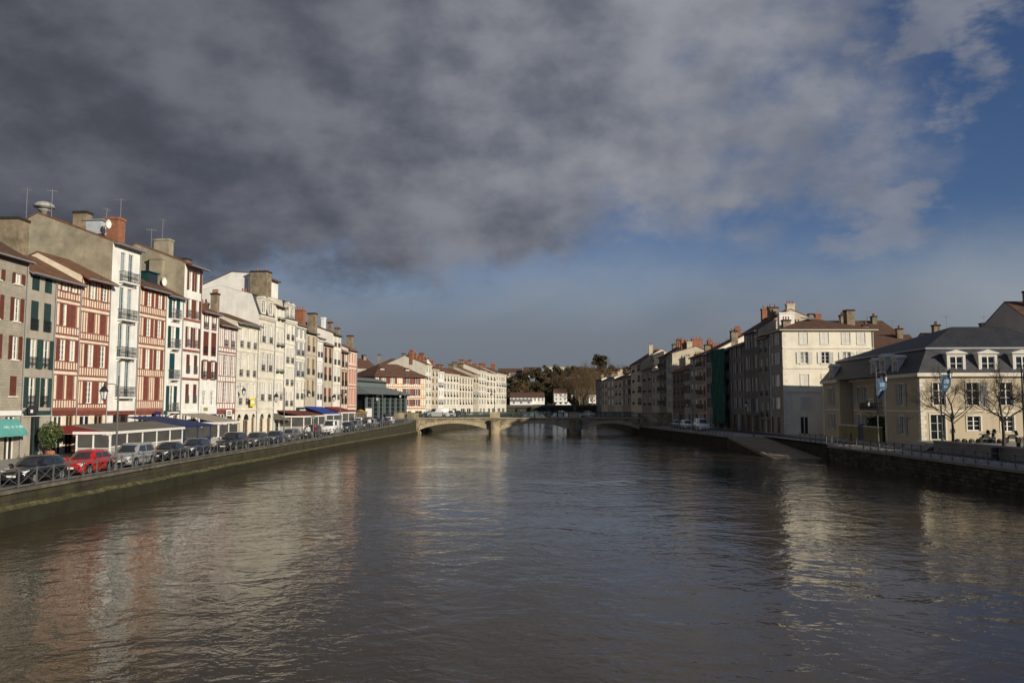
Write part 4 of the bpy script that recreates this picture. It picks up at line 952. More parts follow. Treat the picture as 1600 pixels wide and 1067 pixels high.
mb = MB().add([(4.6,4.4,R1.rz-.55),(6.9,4.4,R1.rz-.55),(6.9,5.6,R1.rz-.17),(4.6,5.6,R1.rz-.17)], [(0,1,2,3)]); o = mb.build('skylight', LEAD, R1.root); o.location = (0,-.05,.12)

rs = [ # x0 (far), x1 (near), eave, label, wall, shutter, cols, rows(y list), modes, roof
 (1186,1203,527,'narrow grey house with arched windows beside the cream corner house',1,None,2,[541,571,609,640],'nn','r'),
 (1164,1186,517,'tall grey house with three rows of pale shutters left of the arched house',2,GREYP,3,[533,566,601,633],'coc',''),
 (1142,1164,540,'grey stone house of four storeys right of the green scaffold net',0,GREYP,3,[549,575,602,629],'ooo',''),
 (1121,1142,548,'house wrapped in green scaffold netting',2,None,2,[560,585,608,632],'nn',''),
 (1104,1121,548,'white house with dark blue and plum shutters left of the green netting',3,DKBLUE,2,[558,581,606,629],'oo',''),
 (1091,1104,556,'grey house with iron balconies and roof balustrade on the shaded bank',0,None,2,[566,588,610,632],'nn','b'),
 (1079,1091,558,'pale narrow house with long white shutters on the shaded bank',3,PALESH,2,[568,586,607,630],'cc','r'),
 (1069,1079,578,'low house with plum shutters and white chimney end',1,PLUM,2,[589,608,630],'oo',''),
 (1051,1069,580,'low grey house with arched shop below the brick chimneys',2,None,3,[592,611,632],'nnn','r'),
 (1042,1051,553,'tall thin grey house carrying the big brick chimney stacks',0,GREYP,1,[562,578,596,614,632],'o',''),
 (1030,1042,557,'tall grey house with iron balconies left of the brick stacks',1,None,2,[568,586,605,626],'nn','b'),
 (1019,1030,580,'low dark house with tiled roof between two taller ones',2,PLUM,2,[592,610,628],'cc',''),
 (1003,1019,577,'house with yellow sunlit gable top above dark roofs',1,None,2,[590,608,628],'nn','r'),
 (986,1003,567,'tall dark house with roof plants and white parapet',0,GREYP,2,[576,592,609,627],'co','r'),
 (972,986,588,'far shaded house with grey shutters, nearest of the low distant group',1,GREYP,2,[598,612,627],'oo',''),
 (960,972,592,'far shaded house under a brick stack in the distant group',2,None,2,[601,614,628],'nn','r'),
 (949,960,590,'far pale shaded house with white gable in the distant group',3,PALESH,2,[600,614,628],'cc',''),
 (940,949,594,'far shaded house, last but one of the distant group',0,None,2,[603,616,629],'nn',''),
 (931,940,593,'farthest shaded house at the end of the right bank',1,None,2,[602,615,628],'nn',''),
]
for i, (x0, x1, e, lab, wi, shm, nc, ys, md, fl) in enumerate(rs):
    sp = (ys[-1]-ys[0])/(len(ys)-1)
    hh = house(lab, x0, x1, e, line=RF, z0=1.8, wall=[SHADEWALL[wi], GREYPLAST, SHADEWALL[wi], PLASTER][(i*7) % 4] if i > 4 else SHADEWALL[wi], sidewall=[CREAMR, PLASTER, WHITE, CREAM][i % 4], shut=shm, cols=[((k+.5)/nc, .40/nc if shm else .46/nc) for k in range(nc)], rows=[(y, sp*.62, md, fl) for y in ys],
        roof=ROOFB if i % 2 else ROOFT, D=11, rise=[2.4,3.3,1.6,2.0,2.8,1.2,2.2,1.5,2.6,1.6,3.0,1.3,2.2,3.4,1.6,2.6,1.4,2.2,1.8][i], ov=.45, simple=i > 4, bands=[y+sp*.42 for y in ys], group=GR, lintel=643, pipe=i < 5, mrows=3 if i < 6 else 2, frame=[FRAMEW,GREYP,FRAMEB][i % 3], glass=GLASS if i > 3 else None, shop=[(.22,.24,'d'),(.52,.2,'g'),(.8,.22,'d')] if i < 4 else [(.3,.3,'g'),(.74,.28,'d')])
    H[60+i] = hh
    if i not in (3,):
        for k in range(2 + i % 3):
            chim_box(hh, hh.W*[.94,.08,.5,.7][k], random.uniform(2.5,7), hh.E, hh.rz+random.uniform(.2,1.7), random.uniform(.8,2.0), [CHIMST,PLASTER,BRICKM,CHIMST][(i+k) % 4], random.choice([2,3,4]), random.uniform(.6,1.0))
    for q in range(1 + i % 2): antenna(hh, (x0+x1)/2+q*5-2, e-30+i+q*6, e-10, 4.0+q*2)
# big brick stacks over the thin house
hh = H[69]
for k, (yy, dp) in enumerate(((3.0,1.2),(6.2,2.4),(9.2,1.0))): chim_box(hh, hh.W*.75, yy, hh.E-1, hh.rz+(1.6 if k != 1 else 1.9), dp, BRICKM, 3 if k == 1 else 2, 1.0)
hh = H[72]; MB().box(.2, hh.W-.2, 3.2, 8.0, hh.E-.5, hh.rz+2.0, 0).box(.0, hh.W, 3.0, 8.2, hh.rz+2.003, hh.rz+2.2, 1).build('attic_block', [CREAMR, LEAD], hh.root)
# scaffold netting
hh = H[63]
sn = thing('scaffold', 'scaffold with dark green debris netting in front of a shaded house', 'scaffold', hh.root.location, hh.root.rotation_euler.z)
mb = MB(); n_ = 14
for k in range(n_+1):
    x = hh.W*k/n_
    for j in range(13): z = .9 + (hh.E-.6)*j/12; mb.v.append((x, -1.15+.10*math.sin(k*2.1+j*.9)+.05*math.sin(k*5.+j), z))
for k in range(n_):
    for j in range(12): a = k*13+j; mb.f.append((a, a+13, a+14, a+1)); mb.m.append(0)
mb.build('netting', M('green_netting', (.008,.085,.06), .8, .4, 1.2, .2, .3), sn)
mb = MB()
for k in range(5): x = hh.W*k/4; mb.tube([(x,-1.0,0),(x,-1.0,hh.E+.4)], .03, 5)
for j in range(5): z = 2+j*2.6; mb.tube([(0,-1.0,z),(hh.W,-1.0,z)], .03, 5)
mb.build('poles', GREYIRON, sn)
for j in range(5): piece('platform', M('scaffold_board', (.25,.19,.12), .9, .2, 3), sn, .05, hh.W-.05, -.95, -.3, 1.9+j*2.6, 1.95+j*2.6)

# slate mansard house on the square
A_ = Vector((44.2,115.5,0)); B_ = Vector((42.7,85.0,0)); d_ = (B_-A_).normalized()
Zb = 1.8
ms = thing('slate_roofed_house', 'ochre two-storey house with dark slate mansard roof and white dormers on the square', 'house', (A_.x, A_.y, Zb), math.atan2(d_.y, d_.x))
Lm = (B_-A_).length; DM = 17.0
n_ = Vector((d_.y, -d_.x, 0))
def mz(px, py, P): return on_plane(px, py, P, Vector((0,1,0))).z - Zb
Ee = mz(1437, 583, B_); Eb = mz(1437, 543, B_); Et = mz(1470, 511, B_+Vector((3,5,0)))
# river front: three sections, middle one recessed
secs = [(0, Lm*.22, 0.0), (Lm*.22, Lm*.70, 1.6), (Lm*.70, Lm, 0.0)]
mb = MB(); wn = []
f1, f2 = Ee*.10, Ee*.56; wh1, wh2 = Ee*.26, Ee*.31
for (a, b, rec) in secs:
    w = b-a; ops = []
    cs_ = [.5] if w < 10 else [.17,.33,.55,.66,.84]
    for c in cs_:
        for z, hh_ in ((f1+.35, wh1), (f2, wh2)):
            ww = 1.15; ops.append((c*w-ww/2, c*w+ww/2, z, z+hh_)); wn.append((a+c*w, rec, z, ww, hh_, 'o' if w < 10 or c in (.17,.84) else 'n'))
    t = MB(); wall_grid(t, w, Ee, ops, 0, .22); mb.add([(v[0]+a, v[1]+rec, v[2]) for v in t.v], t.f)
for x, s in ((Lm*.22,1),(Lm*.70,1)): mb.quad((x,0,0),(x,1.6,0),(x,1.6,Ee),(x,0,Ee))
mb.quad((0,0,0),(0,DM,0),(0,DM,Ee),(0,0,Ee)); mb.quad((0,DM,0),(Lm,DM,0),(Lm,DM,Ee),(0,DM,Ee))
# square front (local x = Lm plane)
ops = []; Wf = DM
fc = [(.115,1.25),(.315,1.25),(.515,1.25),(.72,1.25),(.9,1.25)]
for c, ww in fc:
    ops.append((c*Wf-ww/2, c*Wf+ww/2, f2, f2+wh2)); wn.append((c*Wf, 'F', f2, ww, wh2, 'h' if c > .3 and c < .4 else 'n'))
for c, ww, z, hh_ in [(.10,1.5,.75,2.6),(.315,1.35,1.7,1.5),(.515,1.3,1.6,1.6),(.735,1.35,1.7,1.5),(.9,1.3,1.7,1.5)]:
    ops.append((c*Wf-ww/2, c*Wf+ww/2, z, z+hh_)); wn.append((c*Wf, 'F', z, ww, hh_, 'd' if z < 1 else 'n'))
t = MB(); wall_grid(t, Wf, Ee, ops, 0, .22); mb.add([(Lm - v[1], v[0], v[2]) for v in t.v], t.f)
mb.build('wall', M('ochre_render_square', (.50,.43,.305), .85, .08, .5, .25, .12, dirt=(.5,.5,.8,.3), dirtcol=(.36,.25,.13)), ms)
for (x, rec, z, ww, hh_, md) in wn:
    if rec == 'F': loc_, rt = (Lm-.15, x, z), (0,0,math.pi/2)
    else: loc_, rt = (x, rec+.15, z), None
    o = link('door' if md == 'd' else 'window', frame_mesh(ww, hh_, FRAMEW if md != 'd' else M('pale_green_door', (.42,.52,.45), .6, .1, 2), 3), ms, loc_, rt); link('pane', pane_mesh(ww, hh_, GLASS), o)
    sr = MB(); t_ = .14; sr.box(-ww/2-t_,-ww/2,-.03,.02,-.08,hh_+t_).box(ww/2,ww/2+t_,-.03,.02,-.08,hh_+t_).box(-ww/2,ww/2,-.03,.02,hh_,hh_+t_); sr.build('surround', PALE, o, (0,-.172,0))
    if md in 'oh':
        for s in (-1,1):
            if md == 'h' and s < 0: continue
            link('shutter', shutter_mesh(ww*.5, hh_, GREYP), o, (ww/2+.15 if s > 0 else -ww-.15, -.21, 0))
# string courses and cornice, corner quoins
mf = Ee*.47
for a, b, rec in secs:
    piece('string_course', PALE, ms, a+.002, b-.002, rec-.06, rec+.04, mf, mf+.18); piece('cornice', PALE, ms, a-.01 if rec == 0 else a+.02, b+.0 if rec == 0 else b-.02, rec-.4, rec+.1, Ee-.35, Ee+.02)
piece('string_course', PALE, ms, Lm-.04, Lm+.06, .003, DM, mf, mf+.18); piece('cornice', PALE, ms, Lm-.1, Lm+.4, -.38, DM+.1, Ee-.352, Ee+.018)
for xx in (Lm,):
    for k in range(16): zq = .2+k*(Ee-.8)/16; wq = .55 if k % 2 else .35; piece('quoin_stone', PALE, ms, xx-wq, xx+.045, -.045, wq*.9, zq, zq+(Ee-.8)/16-.02)
for xx in (.0, Lm*.70):
    piece('pilaster', PALE, ms, xx+.01, xx+.5, -.05, .02, .0, Ee-.36)
MB().tube([(Lm*.22+.3,1.45,.2),(Lm*.22+.3,1.45,Ee-.1)], .07, 6).build('downpipe', LEAD, ms)
# roof: steep slate skirt, then hipped top
i_ = 1.5; mb = MB(); o1 = .25
mb.add([(-o1,-o1,Ee),(Lm+o1,-o1,Ee),(Lm+o1,DM+o1,Ee),(-o1,DM+o1,Ee),(i_,i_,Eb),(Lm-i_,i_,Eb),(Lm-i_,DM-i_,Eb),(i_,DM-i_,Eb)], [(0,1,5,4),(1,2,6,5),(2,3,7,6),(3,0,4,7)])
rf_ = mb.build('roof', SLATE, ms)
hx = 5.2
MB().add([(i_-.12,i_-.12,Eb+.1),(Lm-i_+.12,i_-.12,Eb+.1),(Lm-i_+.12,DM-i_+.12,Eb+.1),(i_-.12,DM-i_+.12,Eb+.1),(hx,hx+.8,Et-.9),(Lm-hx,hx+.8,Et),(Lm-hx,DM-hx,Et),(hx,DM-hx,Et-.9)], [(0,1,5,4),(1,2,6,5),(2,3,7,6),(3,0,4,7),(4,5,6,7)]).build('upper_roof', M('shaded_slate_upper', (.034,.036,.040), .6, .2, .8, .15, .25, 10, brick=(.32,.2,.012,(.6,.6,.62),.14), coords='obj', spec=.4), rf_)  # darker copy of the slate: the top roof's shade is in its colour
MB().box(i_-.2,Lm-i_+.2,i_-.2,i_-.05,Eb-.08,Eb+.1).box(Lm-i_+.05,Lm-i_+.2,i_-.05,DM-i_+.2,Eb-.08,Eb+.1).build('roof_kerb', LEAD, rf_)
def dorm2(parent, loc_, rz_, w=1.35, hh_=1.75):
    sub = MB(); ww = w+.55
    g = MB(); wall_grid(g, ww, hh_+.15, [((ww-w)/2,(ww+w)/2,.12,hh_-.1)], 0, .15); sub.add([(v[0]-ww/2, v[1], v[2]) for v in g.v], g.f)
    for s in (-1,1): sub.quad((s*ww/2,0,0),(s*ww/2,2.0,0),(s*ww/2,2.0,hh_+.15),(s*ww/2,0,hh_+.15))
    sub.add([(-ww/2-.15,-.15,hh_+.15),(ww/2+.15,-.15,hh_+.15),(ww/2+.15,2.0,hh_+.15),(-ww/2-.15,2.0,hh_+.15),(-ww/2-.15,-.15,hh_+.27),(ww/2+.15,-.15,hh_+.27),(ww/2+.15,2.0,hh_+.27),(-ww/2-.15,2.0,hh_+.27)], [(0,3,2,1),(4,5,6,7),(0,1,5,4),(1,2,6,5),(2,3,7,6),(3,0,4,7)])
    sub.add([(-ww/2-.1,-.1,hh_+.272),(ww/2+.1,-.1,hh_+.272),(0,-.1,hh_+.6),(-ww/2-.1,2.0,hh_+.272),(ww/2+.1,2.0,hh_+.272),(0,2.0,hh_+.6)], [(0,1,2),(0,2,5,3),(1,4,5,2)])
    o = sub.build('dormer', M('dormer_stone', (.60,.58,.53), .8, .1, 1, .2), ms, loc_, ); o.rotation_euler = (0,0,rz_)
    f = link('window', frame_mesh(w, hh_-.22, FRAMEW, 2), o, (0,.1,.12)); pm = pane_mesh(w, hh_-.22, GLASS); link('pane', pm, o, (0,.1,.12))
for c in (.225,.415,.62,.82): dorm2(ms, (Lm-.0, c*Wf, Ee+.12), math.pi/2)
for x in (Lm*.12, Lm*.60, Lm*.80): dorm2(ms, (x, .0, Ee+.12), 0, 1.05, 1.6)
dorm2(ms, (Lm*.70-.2, -.05, Ee+.1), 0, 1.1, 1.9)
# balcony in the recess
MB().box(Lm*.36,Lm*.55,.9,1.6,mf-.1,mf+.06).build('balcony', PALE, ms)
link('railing', rail_mesh(Lm*.19-.1, .95, .62), ms, (Lm*.455, 1.58, mf+.06))
# garden wall and hedge in front of the recess
gw = thing('garden_wall', 'low ochre garden wall closing the recess of the slate-roofed house', 'wall', (A_.x, A_.y, Zb), math.atan2(d_.y, d_.x))
MB().box(Lm*.22+.6, Lm*.46, -.45,-.15,0,1.7).box(Lm*.52, Lm*.70-.6, -.45,-.15,0,1.7).build('masonry', M('mossy_ochre_wall', (.26,.22,.10), .9, .3, .8, .3), gw)
MB().box(Lm*.22+.58, Lm*.46+.02, -.52,-.08,1.7,1.82).box(Lm*.52-.02, Lm*.70-.58, -.52,-.08,1.7,1.82).build('coping', PALE, gw)
MB().box(Lm*.46+.08,Lm*.52-.08,-.38,-.3,.05,2.0).build('gate', M('slate_blue_gate', (.06,.075,.11), .6, .2, 3), gw)

def leaf_mesh(name, n, fn, size, mats, seed=1, tri=True):
    """n small leaf faces at points from fn(rnd) with random tilt"""
    rnd = random.Random(seed); mb = MB()
    for _ in range(n):
        p = Vector(fn(rnd)); a = Vector((rnd.gauss(0,1), rnd.gauss(0,1), rnd.gauss(0,1))).normalized(); b = a.orthogonal().normalized(); b.rotate(Matrix.Rotation(rnd.uniform(0,6.28), 3, a)); c = a.cross(b); s = size*rnd.uniform(.6,1.4)
        mb.add([p-b*s, p+c*s*.45, p+b*s, p-c*s*.45], [(0,1,2,3)], rnd.randrange(len(mats)))
    return mb.mesh(name, mats)
LEAFD = [M('dark_leaf_a', (.028,.042,.014), .7, .3, 3), M('dark_leaf_b', (.045,.06,.02), .7, .3, 3), M('dark_leaf_c', (.06,.07,.03), .7, .3, 3)]
LEAFG = [M('green_leaf_a', (.05,.085,.02), .7, .3, 3), M('green_leaf_b', (.075,.11,.03), .7, .3, 3)]
hg = thing('hedge', 'dark clipped hedge behind the low ochre garden wall', 'hedge', (A_.x, A_.y, Zb), math.atan2(d_.y, d_.x))
hl = Lm*.17
link('foliage', leaf_mesh('foliage', 2600, lambda r: (Lm*.52+r.uniform(0,hl), -.05+r.uniform(0,1.1), 1.4+r.uniform(0,1.6)*(1-.2*r.random())), .13, LEAFD, 5), hg)
mb = MB()
for k in range(6): mb.tube([(Lm*.53+k*hl/6,.5,0),(Lm*.53+k*hl/6+.1,.5,2.4)], .05, 5)
mb.build('stem', M('hedge_wood', (.06,.045,.03), .9), hg)

# roofs and houses behind the right bank
rb = [('house with grey gable and skylight roof behind the cream corner house',(56,150),(72,150),1.8,17.5,PLASTER,ROOFB,14,3.0,'gx'),
      ('broad tiled house behind the slate roof, left of the tall rear block',(52,132),(66,130),1.8,13.2,PLASTER,ROOFB,12,2.8,''),
      ('long low tiled roof house behind the slate-roofed house',(62,118),(80,116),1.8,12.6,GREYPLAST,ROOFT,12,2.6,''),
      ('tall rear block with brown gable roof at the right edge',(69,106),(92,104),1.8,14.6,M('lavender_grey_render', (.40,.385,.40), .85, .1, .5, .2),ROOFB,16,4.2,''),
      ('glass-roofed hall peak behind the cream corner house',(58,165),(66,165),1.8,20.0,LEAD,SLATE,8,2.0,'h')]
for lab, a, b, z_, e_, w_, r_, D_, ri_, fl in rb:
    hh = house(lab, A=a, B=b, z0=z_, eave=e_, wall=w_, roof=r_, D=D_, rise=ri_, rows=[], cols=[], simple=True, lintel=650, pipe=False, shop=[], name='rear_house', hip=fl == 'h')
    if fl != 'h':
        for k in range(3): chim_box(hh, hh.W*(.1+.38*k), D_*.4, hh.E, hh.rz+random.uniform(.8,1.8), 1.0, CHIMST, random.choice([0,2,3]), .9)
        for k in range(3):
            mb = MB(); xx, yy = hh.W*(.2+.3*k), D_*.45; mb.tube([(xx,yy,hh.E+1),(xx,yy,hh.rz+random.uniform(1.8,3))], .03, 5); zt = mb.v[-1][2]
            for q in range(4): mb.bar((xx-.5+.3*q,yy-.3,zt-.2),(xx-.5+.3*q,yy+.3,zt-.2), .02)
            mb.bar((xx-.7,yy,zt-.2),(xx+.7,yy,zt-.2), .025); mb.build('antenna', M('antenna_alloy', (.22,.22,.23), .5), hh.root)
    nW = int(hh.W/2.6)
    for k in range(nW):
        o = link('window', frame_mesh(.9,1.3,FRAMEW,2), hh.root, (hh.W*(k+.5)/nW, -.045, hh.E-2.2)); link('pane', pane_mesh(.9,1.3,GLASS), o, (0,-.06,0))

# ------------------------------------------------------------------ market hall
mk = thing('market_hall', 'dark green iron and glass market hall with grey roof beside the bridge', 'market hall', (0,0,0))
x0m, x1m, y0m, y1m = -41.0, -29.3, 163.5, 186.0; zg = 3.1
_pv = Vector((x1m, y0m, 0)); _rm = Matrix.Rotation(R(-13), 3, 'Z'); mk.location = _pv - _rm @ _pv; mk.rotation_euler = (0,0,R(-13))
zE = on_y(605,614,165).z
DGR = M('dark_green_iron', (.13,.165,.165), .5, .2, 3, .1, .1, spec=.4)
for k in range(8):
    y = y0m+(y1m-y0m)*k/7; MB().box(x1m-.2,x1m+.2,y-.2,y+.2,zg,zE-.1).box(x1m-.05,x1m+.9,y-.06,y+.06,zE-.45,zE-.1).build('column', DGR, mk)
for k in range(6):
    x = x0m+(x1m-x0m)*k/5; MB().box(x-.16,x+.16,y0m-.16,y0m+.16,zg,zE-.1).build('column', DGR, mk)
MB().box(x0m,x1m-.2,y0m+.25,y0m+.32,zg,zE-.12).box(x1m-.32,x1m-.25,y0m+.3,y1m,zg,zE-.12).build('glazing', M('dark_green_glazing', (.006,.010,.010), .3, .4, .8, 0, 0, spec=.5), mk)
for k in range(5):
    z = zg+.7+k*(zE-zg-.9)/5; MB().box(x1m-.2,x1m-.1,y0m,y1m,z,z+.07).build('transom', DGR, mk)
mb = MB(); ovm = 1.9; xr = (x0m+x1m)/2
mb.add([(x0m-ovm,y0m-ovm,zE-.25),(x1m+ovm,y0m-ovm,zE-.25),(x1m+ovm,y1m+ovm,zE-.25),(x0m-ovm,y1m+ovm,zE-.25),(x0m+3.4,y0m+3.2,zE+1.5),(x1m-3.4,y0m+3.2,zE+1.5),(x1m-3.4,y1m-3.2,zE+1.5),(x0m+3.4,y1m-3.2,zE+1.5)], [(0,1,5,4),(1,2,6,5),(2,3,7,6),(3,0,4,7),(0,3,2,1)])
rm = mb.build('roof', M('green_grey_zinc', (.17,.19,.18), .5, .15, .8, .1, .15, wave=('Y', 1.6, .35), coords='obj', spec=.4), mk)
MB().box(x0m+3.5,x1m-3.5,y0m+3.3,y1m-3.3,zE+1.4,zE+2.6).build('clerestory', DGR, rm)
MB().add([(x0m+2.8,y0m+2.6,zE+2.6),(x1m-2.8,y0m+2.6,zE+2.6),(x1m-2.8,y1m-2.6,zE+2.6),(x0m+2.8,y1m-2.6,zE+2.6),(xr,y0m+4,zE+3.5),(xr,y1m-4,zE+3.5)], [(0,1,4),(1,2,5,4),(2,3,5),(3,0,4,5),(0,3,2,1)]).build('lantern_roof', MATS['green_grey_zinc'], rm)

# unseen houses added beyond the right edge to cast shade on the riverside walk
for lab, a, b, e_ in (('unseen tall house added beyond the right edge to shade the riverside walk, farther of two', (58,48), (57.5,34), 14.5), ('unseen tall house added beyond the right edge to shade the riverside walk, nearer of two', (57.5,34), (57,18), 15.5)):
    hh = house(lab, A=a, B=b, z0=1.8, eave=e_, wall=SHADEWALL[1], shut=GREYP, roof=ROOFB, D=12, rise=3, cols=[(.2,.09),(.5,.09),(.8,.09)], rows=[], simple=True, lintel=900, shop=[], pipe=False, name='added_shade_house')
    for fl in range(4):
        for k in range(4):
            o = link('window', frame_mesh(1.1,1.8,FRAMEW,3), hh.root, (hh.W*(k+.5)/4, -.045, .9+fl*3.4)); link('pane', pane_mesh(1.1,1.8,GLASS), o, (0,-.06,0))
            for s_ in (-1,1): link('shutter', shutter_mesh(.55,1.8,GREYP), o, (.58 if s_ > 0 else -1.13, .02, 0))
    chim_box(hh, hh.W*.2, 5, hh.E, hh.rz+1, 1.2, CHIMST, 2, .8)


for k, px in enumerate((1330, 1352, 1376, 1402, 1430)):
    P = on_z(px, 688+k*.6, 1.8); t = thing('iron_bollard', '%s dark iron bollard from the slipway along the shaded road' % ('first','second','third','fourth','fifth')[k], 'bollard', (P.x, P.y, 1.79), 0, 'iron bollards along the shaded road')
    MB().lathe([(.11,0),(.10,.08),(.07,.12),(.065,.7),(.09,.74),(.05,.86),(.02,.9)], 10).build('post', IRON, t); MB().lathe([(.16,0),(.16,.03)], 10).build('base', IRON, t)
# ------------------------------------------------------------------ railings
def railing(label, pts, zf, h=.95, step=1.58, mat=GREYIRON, off=0.0):
    t = thing('railing', label, 'railing')
    P = []; acc = 0.0; segs = []
    for i in range(len(pts)-1):
        a, b = Vector((*pts[i], 0)), Vector((*pts[i+1], 0)); segs.append((a, b, (b-a).length))
    tot = sum(s[2] for s in segs); n = max(1, round(tot/step))
    def at(s):
        for a, b, l in segs:
            if s <= l+1e-6: return a.lerp(b, s/l)
            s -= l
        return segs[-1][1]
    for k in range(n+1): p = at(tot*k/n); p.z = zf(p.y); P.append(p)
    pm = cached(('post', mat.name, h), lambda: MB().box(-.03,.03,-.03,.03,0,h).box(-.042,.042,-.042,.042,h,h+.045).mesh('post', mat))
    top, bot = MB(), MB()
    for k in range(n+1):
        link('post', pm, t, P[k])
        if k < n:
            a, b = P[k], P[k+1]; d = (b-a).normalized()*.03
            top.bar(a+d+Vector((0,0,h-.03)), b-d+Vector((0,0,h-.03)), .05, .045); bot.bar(a+d+Vector((0,0,.12)), b-d+Vector((0,0,.12)), .04, .035)
            for s in (0,1):
                q0, q1 = (a+d, b-d) if s == 0 else (b-d, a+d); w = Vector((.012*(1 if s else -1),0,0))
                MB().bar(w+q0+Vector((0,0,.14)), w+q1+Vector((0,0,h-.055)), .026).build('brace', mat, t)
    top.build('top_rail', mat, t); bot.build('bottom_rail', mat, t)
    return t
ys_ = [36,46,58,70,82,95,108,122,136,150,166]
railing('long grey crossed-bar railing on the quay edge beside the parked cars', [(le(y)-.2, y) for y in ys_], lambda y: zL(y)+.10)
railing('crossed-bar railing along the near shaded quay walk', [(34.5,48),(34.5,88.2)], lambda y: 1.8)
railing('short railing turning the corner above the slipway', [(34.75,88.6),(35.3,88.8),(35.3,100)], lambda y: 1.78)
railing('railing on the shaded quay from slipway to bridge', [(30.9,114.5),(30.1,125),(28.5,145),(27.0,164)], lambda y: 1.78, step=1.7)

# ------------------------------------------------------------------ lamps
LAMPG = M('lantern_glass', (.72,.72,.68), .15, .1, 4, 0, 0, spec=.5)
def lantern_mesh():
    mb = MB(); mb.lathe([(.10,0),(.17,.34),(.185,.36)], 6, mi=1); mb.lathe([(.24,.36),(.20,.44),(.09,.60),(.04,.62),(.03,.72)], 6)
    mb.lathe([(.05,-.08),(.11,0)], 6)
    for k in range(6):
        a = k*math.pi/3; mb.bar((.10*math.cos(a),.10*math.sin(a),0),(.178*math.cos(a),.178*math.sin(a),.35), .022)
    return mb.mesh('lantern', [IRON, LAMPG])
def street_lamp(label, X, Y, z, h=6.2, side=-1, arm=.95, lz=None, scale=1.35, low=None, banner=False, group='street lamps with hanging lanterns', mat=None):
    t = thing('street_lamp', label, 'street lamp', (X,Y,z), 0, group); mat = mat or GREYIRON
    MB().lathe([(.15,0),(.15,.25),(.10,.3),(.09,1.1),(.07,1.15),(.065,h*.55),(.05,h-.02),(.02,h)], 8).build('pole', mat, t)
    az = lz or h-.55; pts = []
    for k in range(9):
        a = k/8*math.pi*.5; pts.append((side*arm*.45*(1-math.cos(a)), 0, az-.45+.45*math.sin(a)))
    pts.append((side*arm, 0, az))
    MB().tube(pts, .03, 6).build('arm', mat, t)
    lm = cached('lantern', lantern_mesh); s = scale
    link('lantern', lm, t, (side*arm, 0, az-.72*s-.02), None, (s,)*3)
    if low:
        MB().tube([(0,0,low),(-.4,0,low+.12),(-.9,0,low+.05)], .025, 6).build('arm', mat, t); link('lantern', lm, t, (-.9,0,low+.05-.72*.95), None, (.95,)*3)
    if banner:
        zt = h-1.25; mb = MB(); n = 10
        for k in range(n+1):
            f = k/n; wd = 1.0 if f < .45 else 1.0-(f-.45)/.55*.82
            for j in range(5): mb.v.append((.12+wd*j/4, .04*math.sin(j*1.5+k*.6), zt-2.1*f))
        for k in range(n):
            for j in range(4): a = k*5+j; mb.f.append((a,a+1,a+6,a+5)); mb.m.append(1 if k in (2,3,5) and 0 < j < 3 else 0)
        mb.build('banner', [M('blue_banner', (.045,.10,.18), .7, .2, 2), M('banner_print', (.22,.30,.40), .7, .3, 6)], t); MB().tube([(0,0,zt+.03),(1.15,0,zt+.03)], .02, 5).build('banner_rod', mat, t)
    return t
for lab, x, hh_ in (('grey street lamp rising beside the silver car, lantern over the road',182,6.2),('grey street lamp near the planted houses on the left quay',443,6.2),('grey street lamp beside the white van on the left quay',531,6.2),('grey street lamp before the market hall',597,6.0),('grey street lamp at the left end of the bridge',632,6.4)):
    P = hit_line(x, [(le(y)-.55, y) for y in ys_], 690); street_lamp(lab, P.x, P.y, zL(P.y)+.11, hh_)
street_lamp('lamp with blue banner on the shaded riverside walk, left of three', 38.6, 86.0, 1.79, 8.4, 1, 1.0, low=4.9, banner=True)
street_lamp('lamp with blue banner standing left of the first bare tree', 43.0, 81.5, 2.5, 7.9, 1, 1.0, low=4.6, banner=True)
street_lamp('lamp with blue banner at the right edge of the square', 42.6, 67.8, 2.5, 7.6, 1, 1.0, low=4.4, banner=True)
P = on_z(1178, 681, 1.8); street_lamp('thin dark lamp by the grey houses on the shaded quay', P.x, P.y, 1.79, 5.6, -1)
P = on_z(1083, 672, 1.8); street_lamp('dark lamp farther along the shaded quay', P.x, P.y, 1.79, 5.6, -1)
for lab, x in (('tall lamp standing on the left pier of the bridge',-3.6),('tall lamp standing on the right pier of the bridge',13.2)):
    street_lamp(lab, x, YB0-.05, ZD+1.28, 4.6, -1, .7, mat=GREENIRON)
def wall_lantern(label, h, px, py):
    c = h.loc(px, py, -1.0); t = thing('wall_lantern', label, 'lantern', h.root.matrix_basis @ Vector((c[0], 0, c[2])), h.root.rotation_euler.z, 'lanterns bracketed from house fronts')
    MB().tube([(0,0,.15),(0,-.5,.25),(0,-1.0,.15)], .03, 5).build('bracket', IRON, t); link('lantern', cached('lantern', lantern_mesh), t, (0,-1.0,-.85), None, (1.35,)*3)
wall_lantern('black lantern bracketed on the pale arched house', H[11], 381, 606)
wall_lantern('black lantern bracketed on the beige house with brown windows', H[16], 483, 611)
wall_lantern('black lantern bracketed beside the rose corner house', H[20], 540, 611)

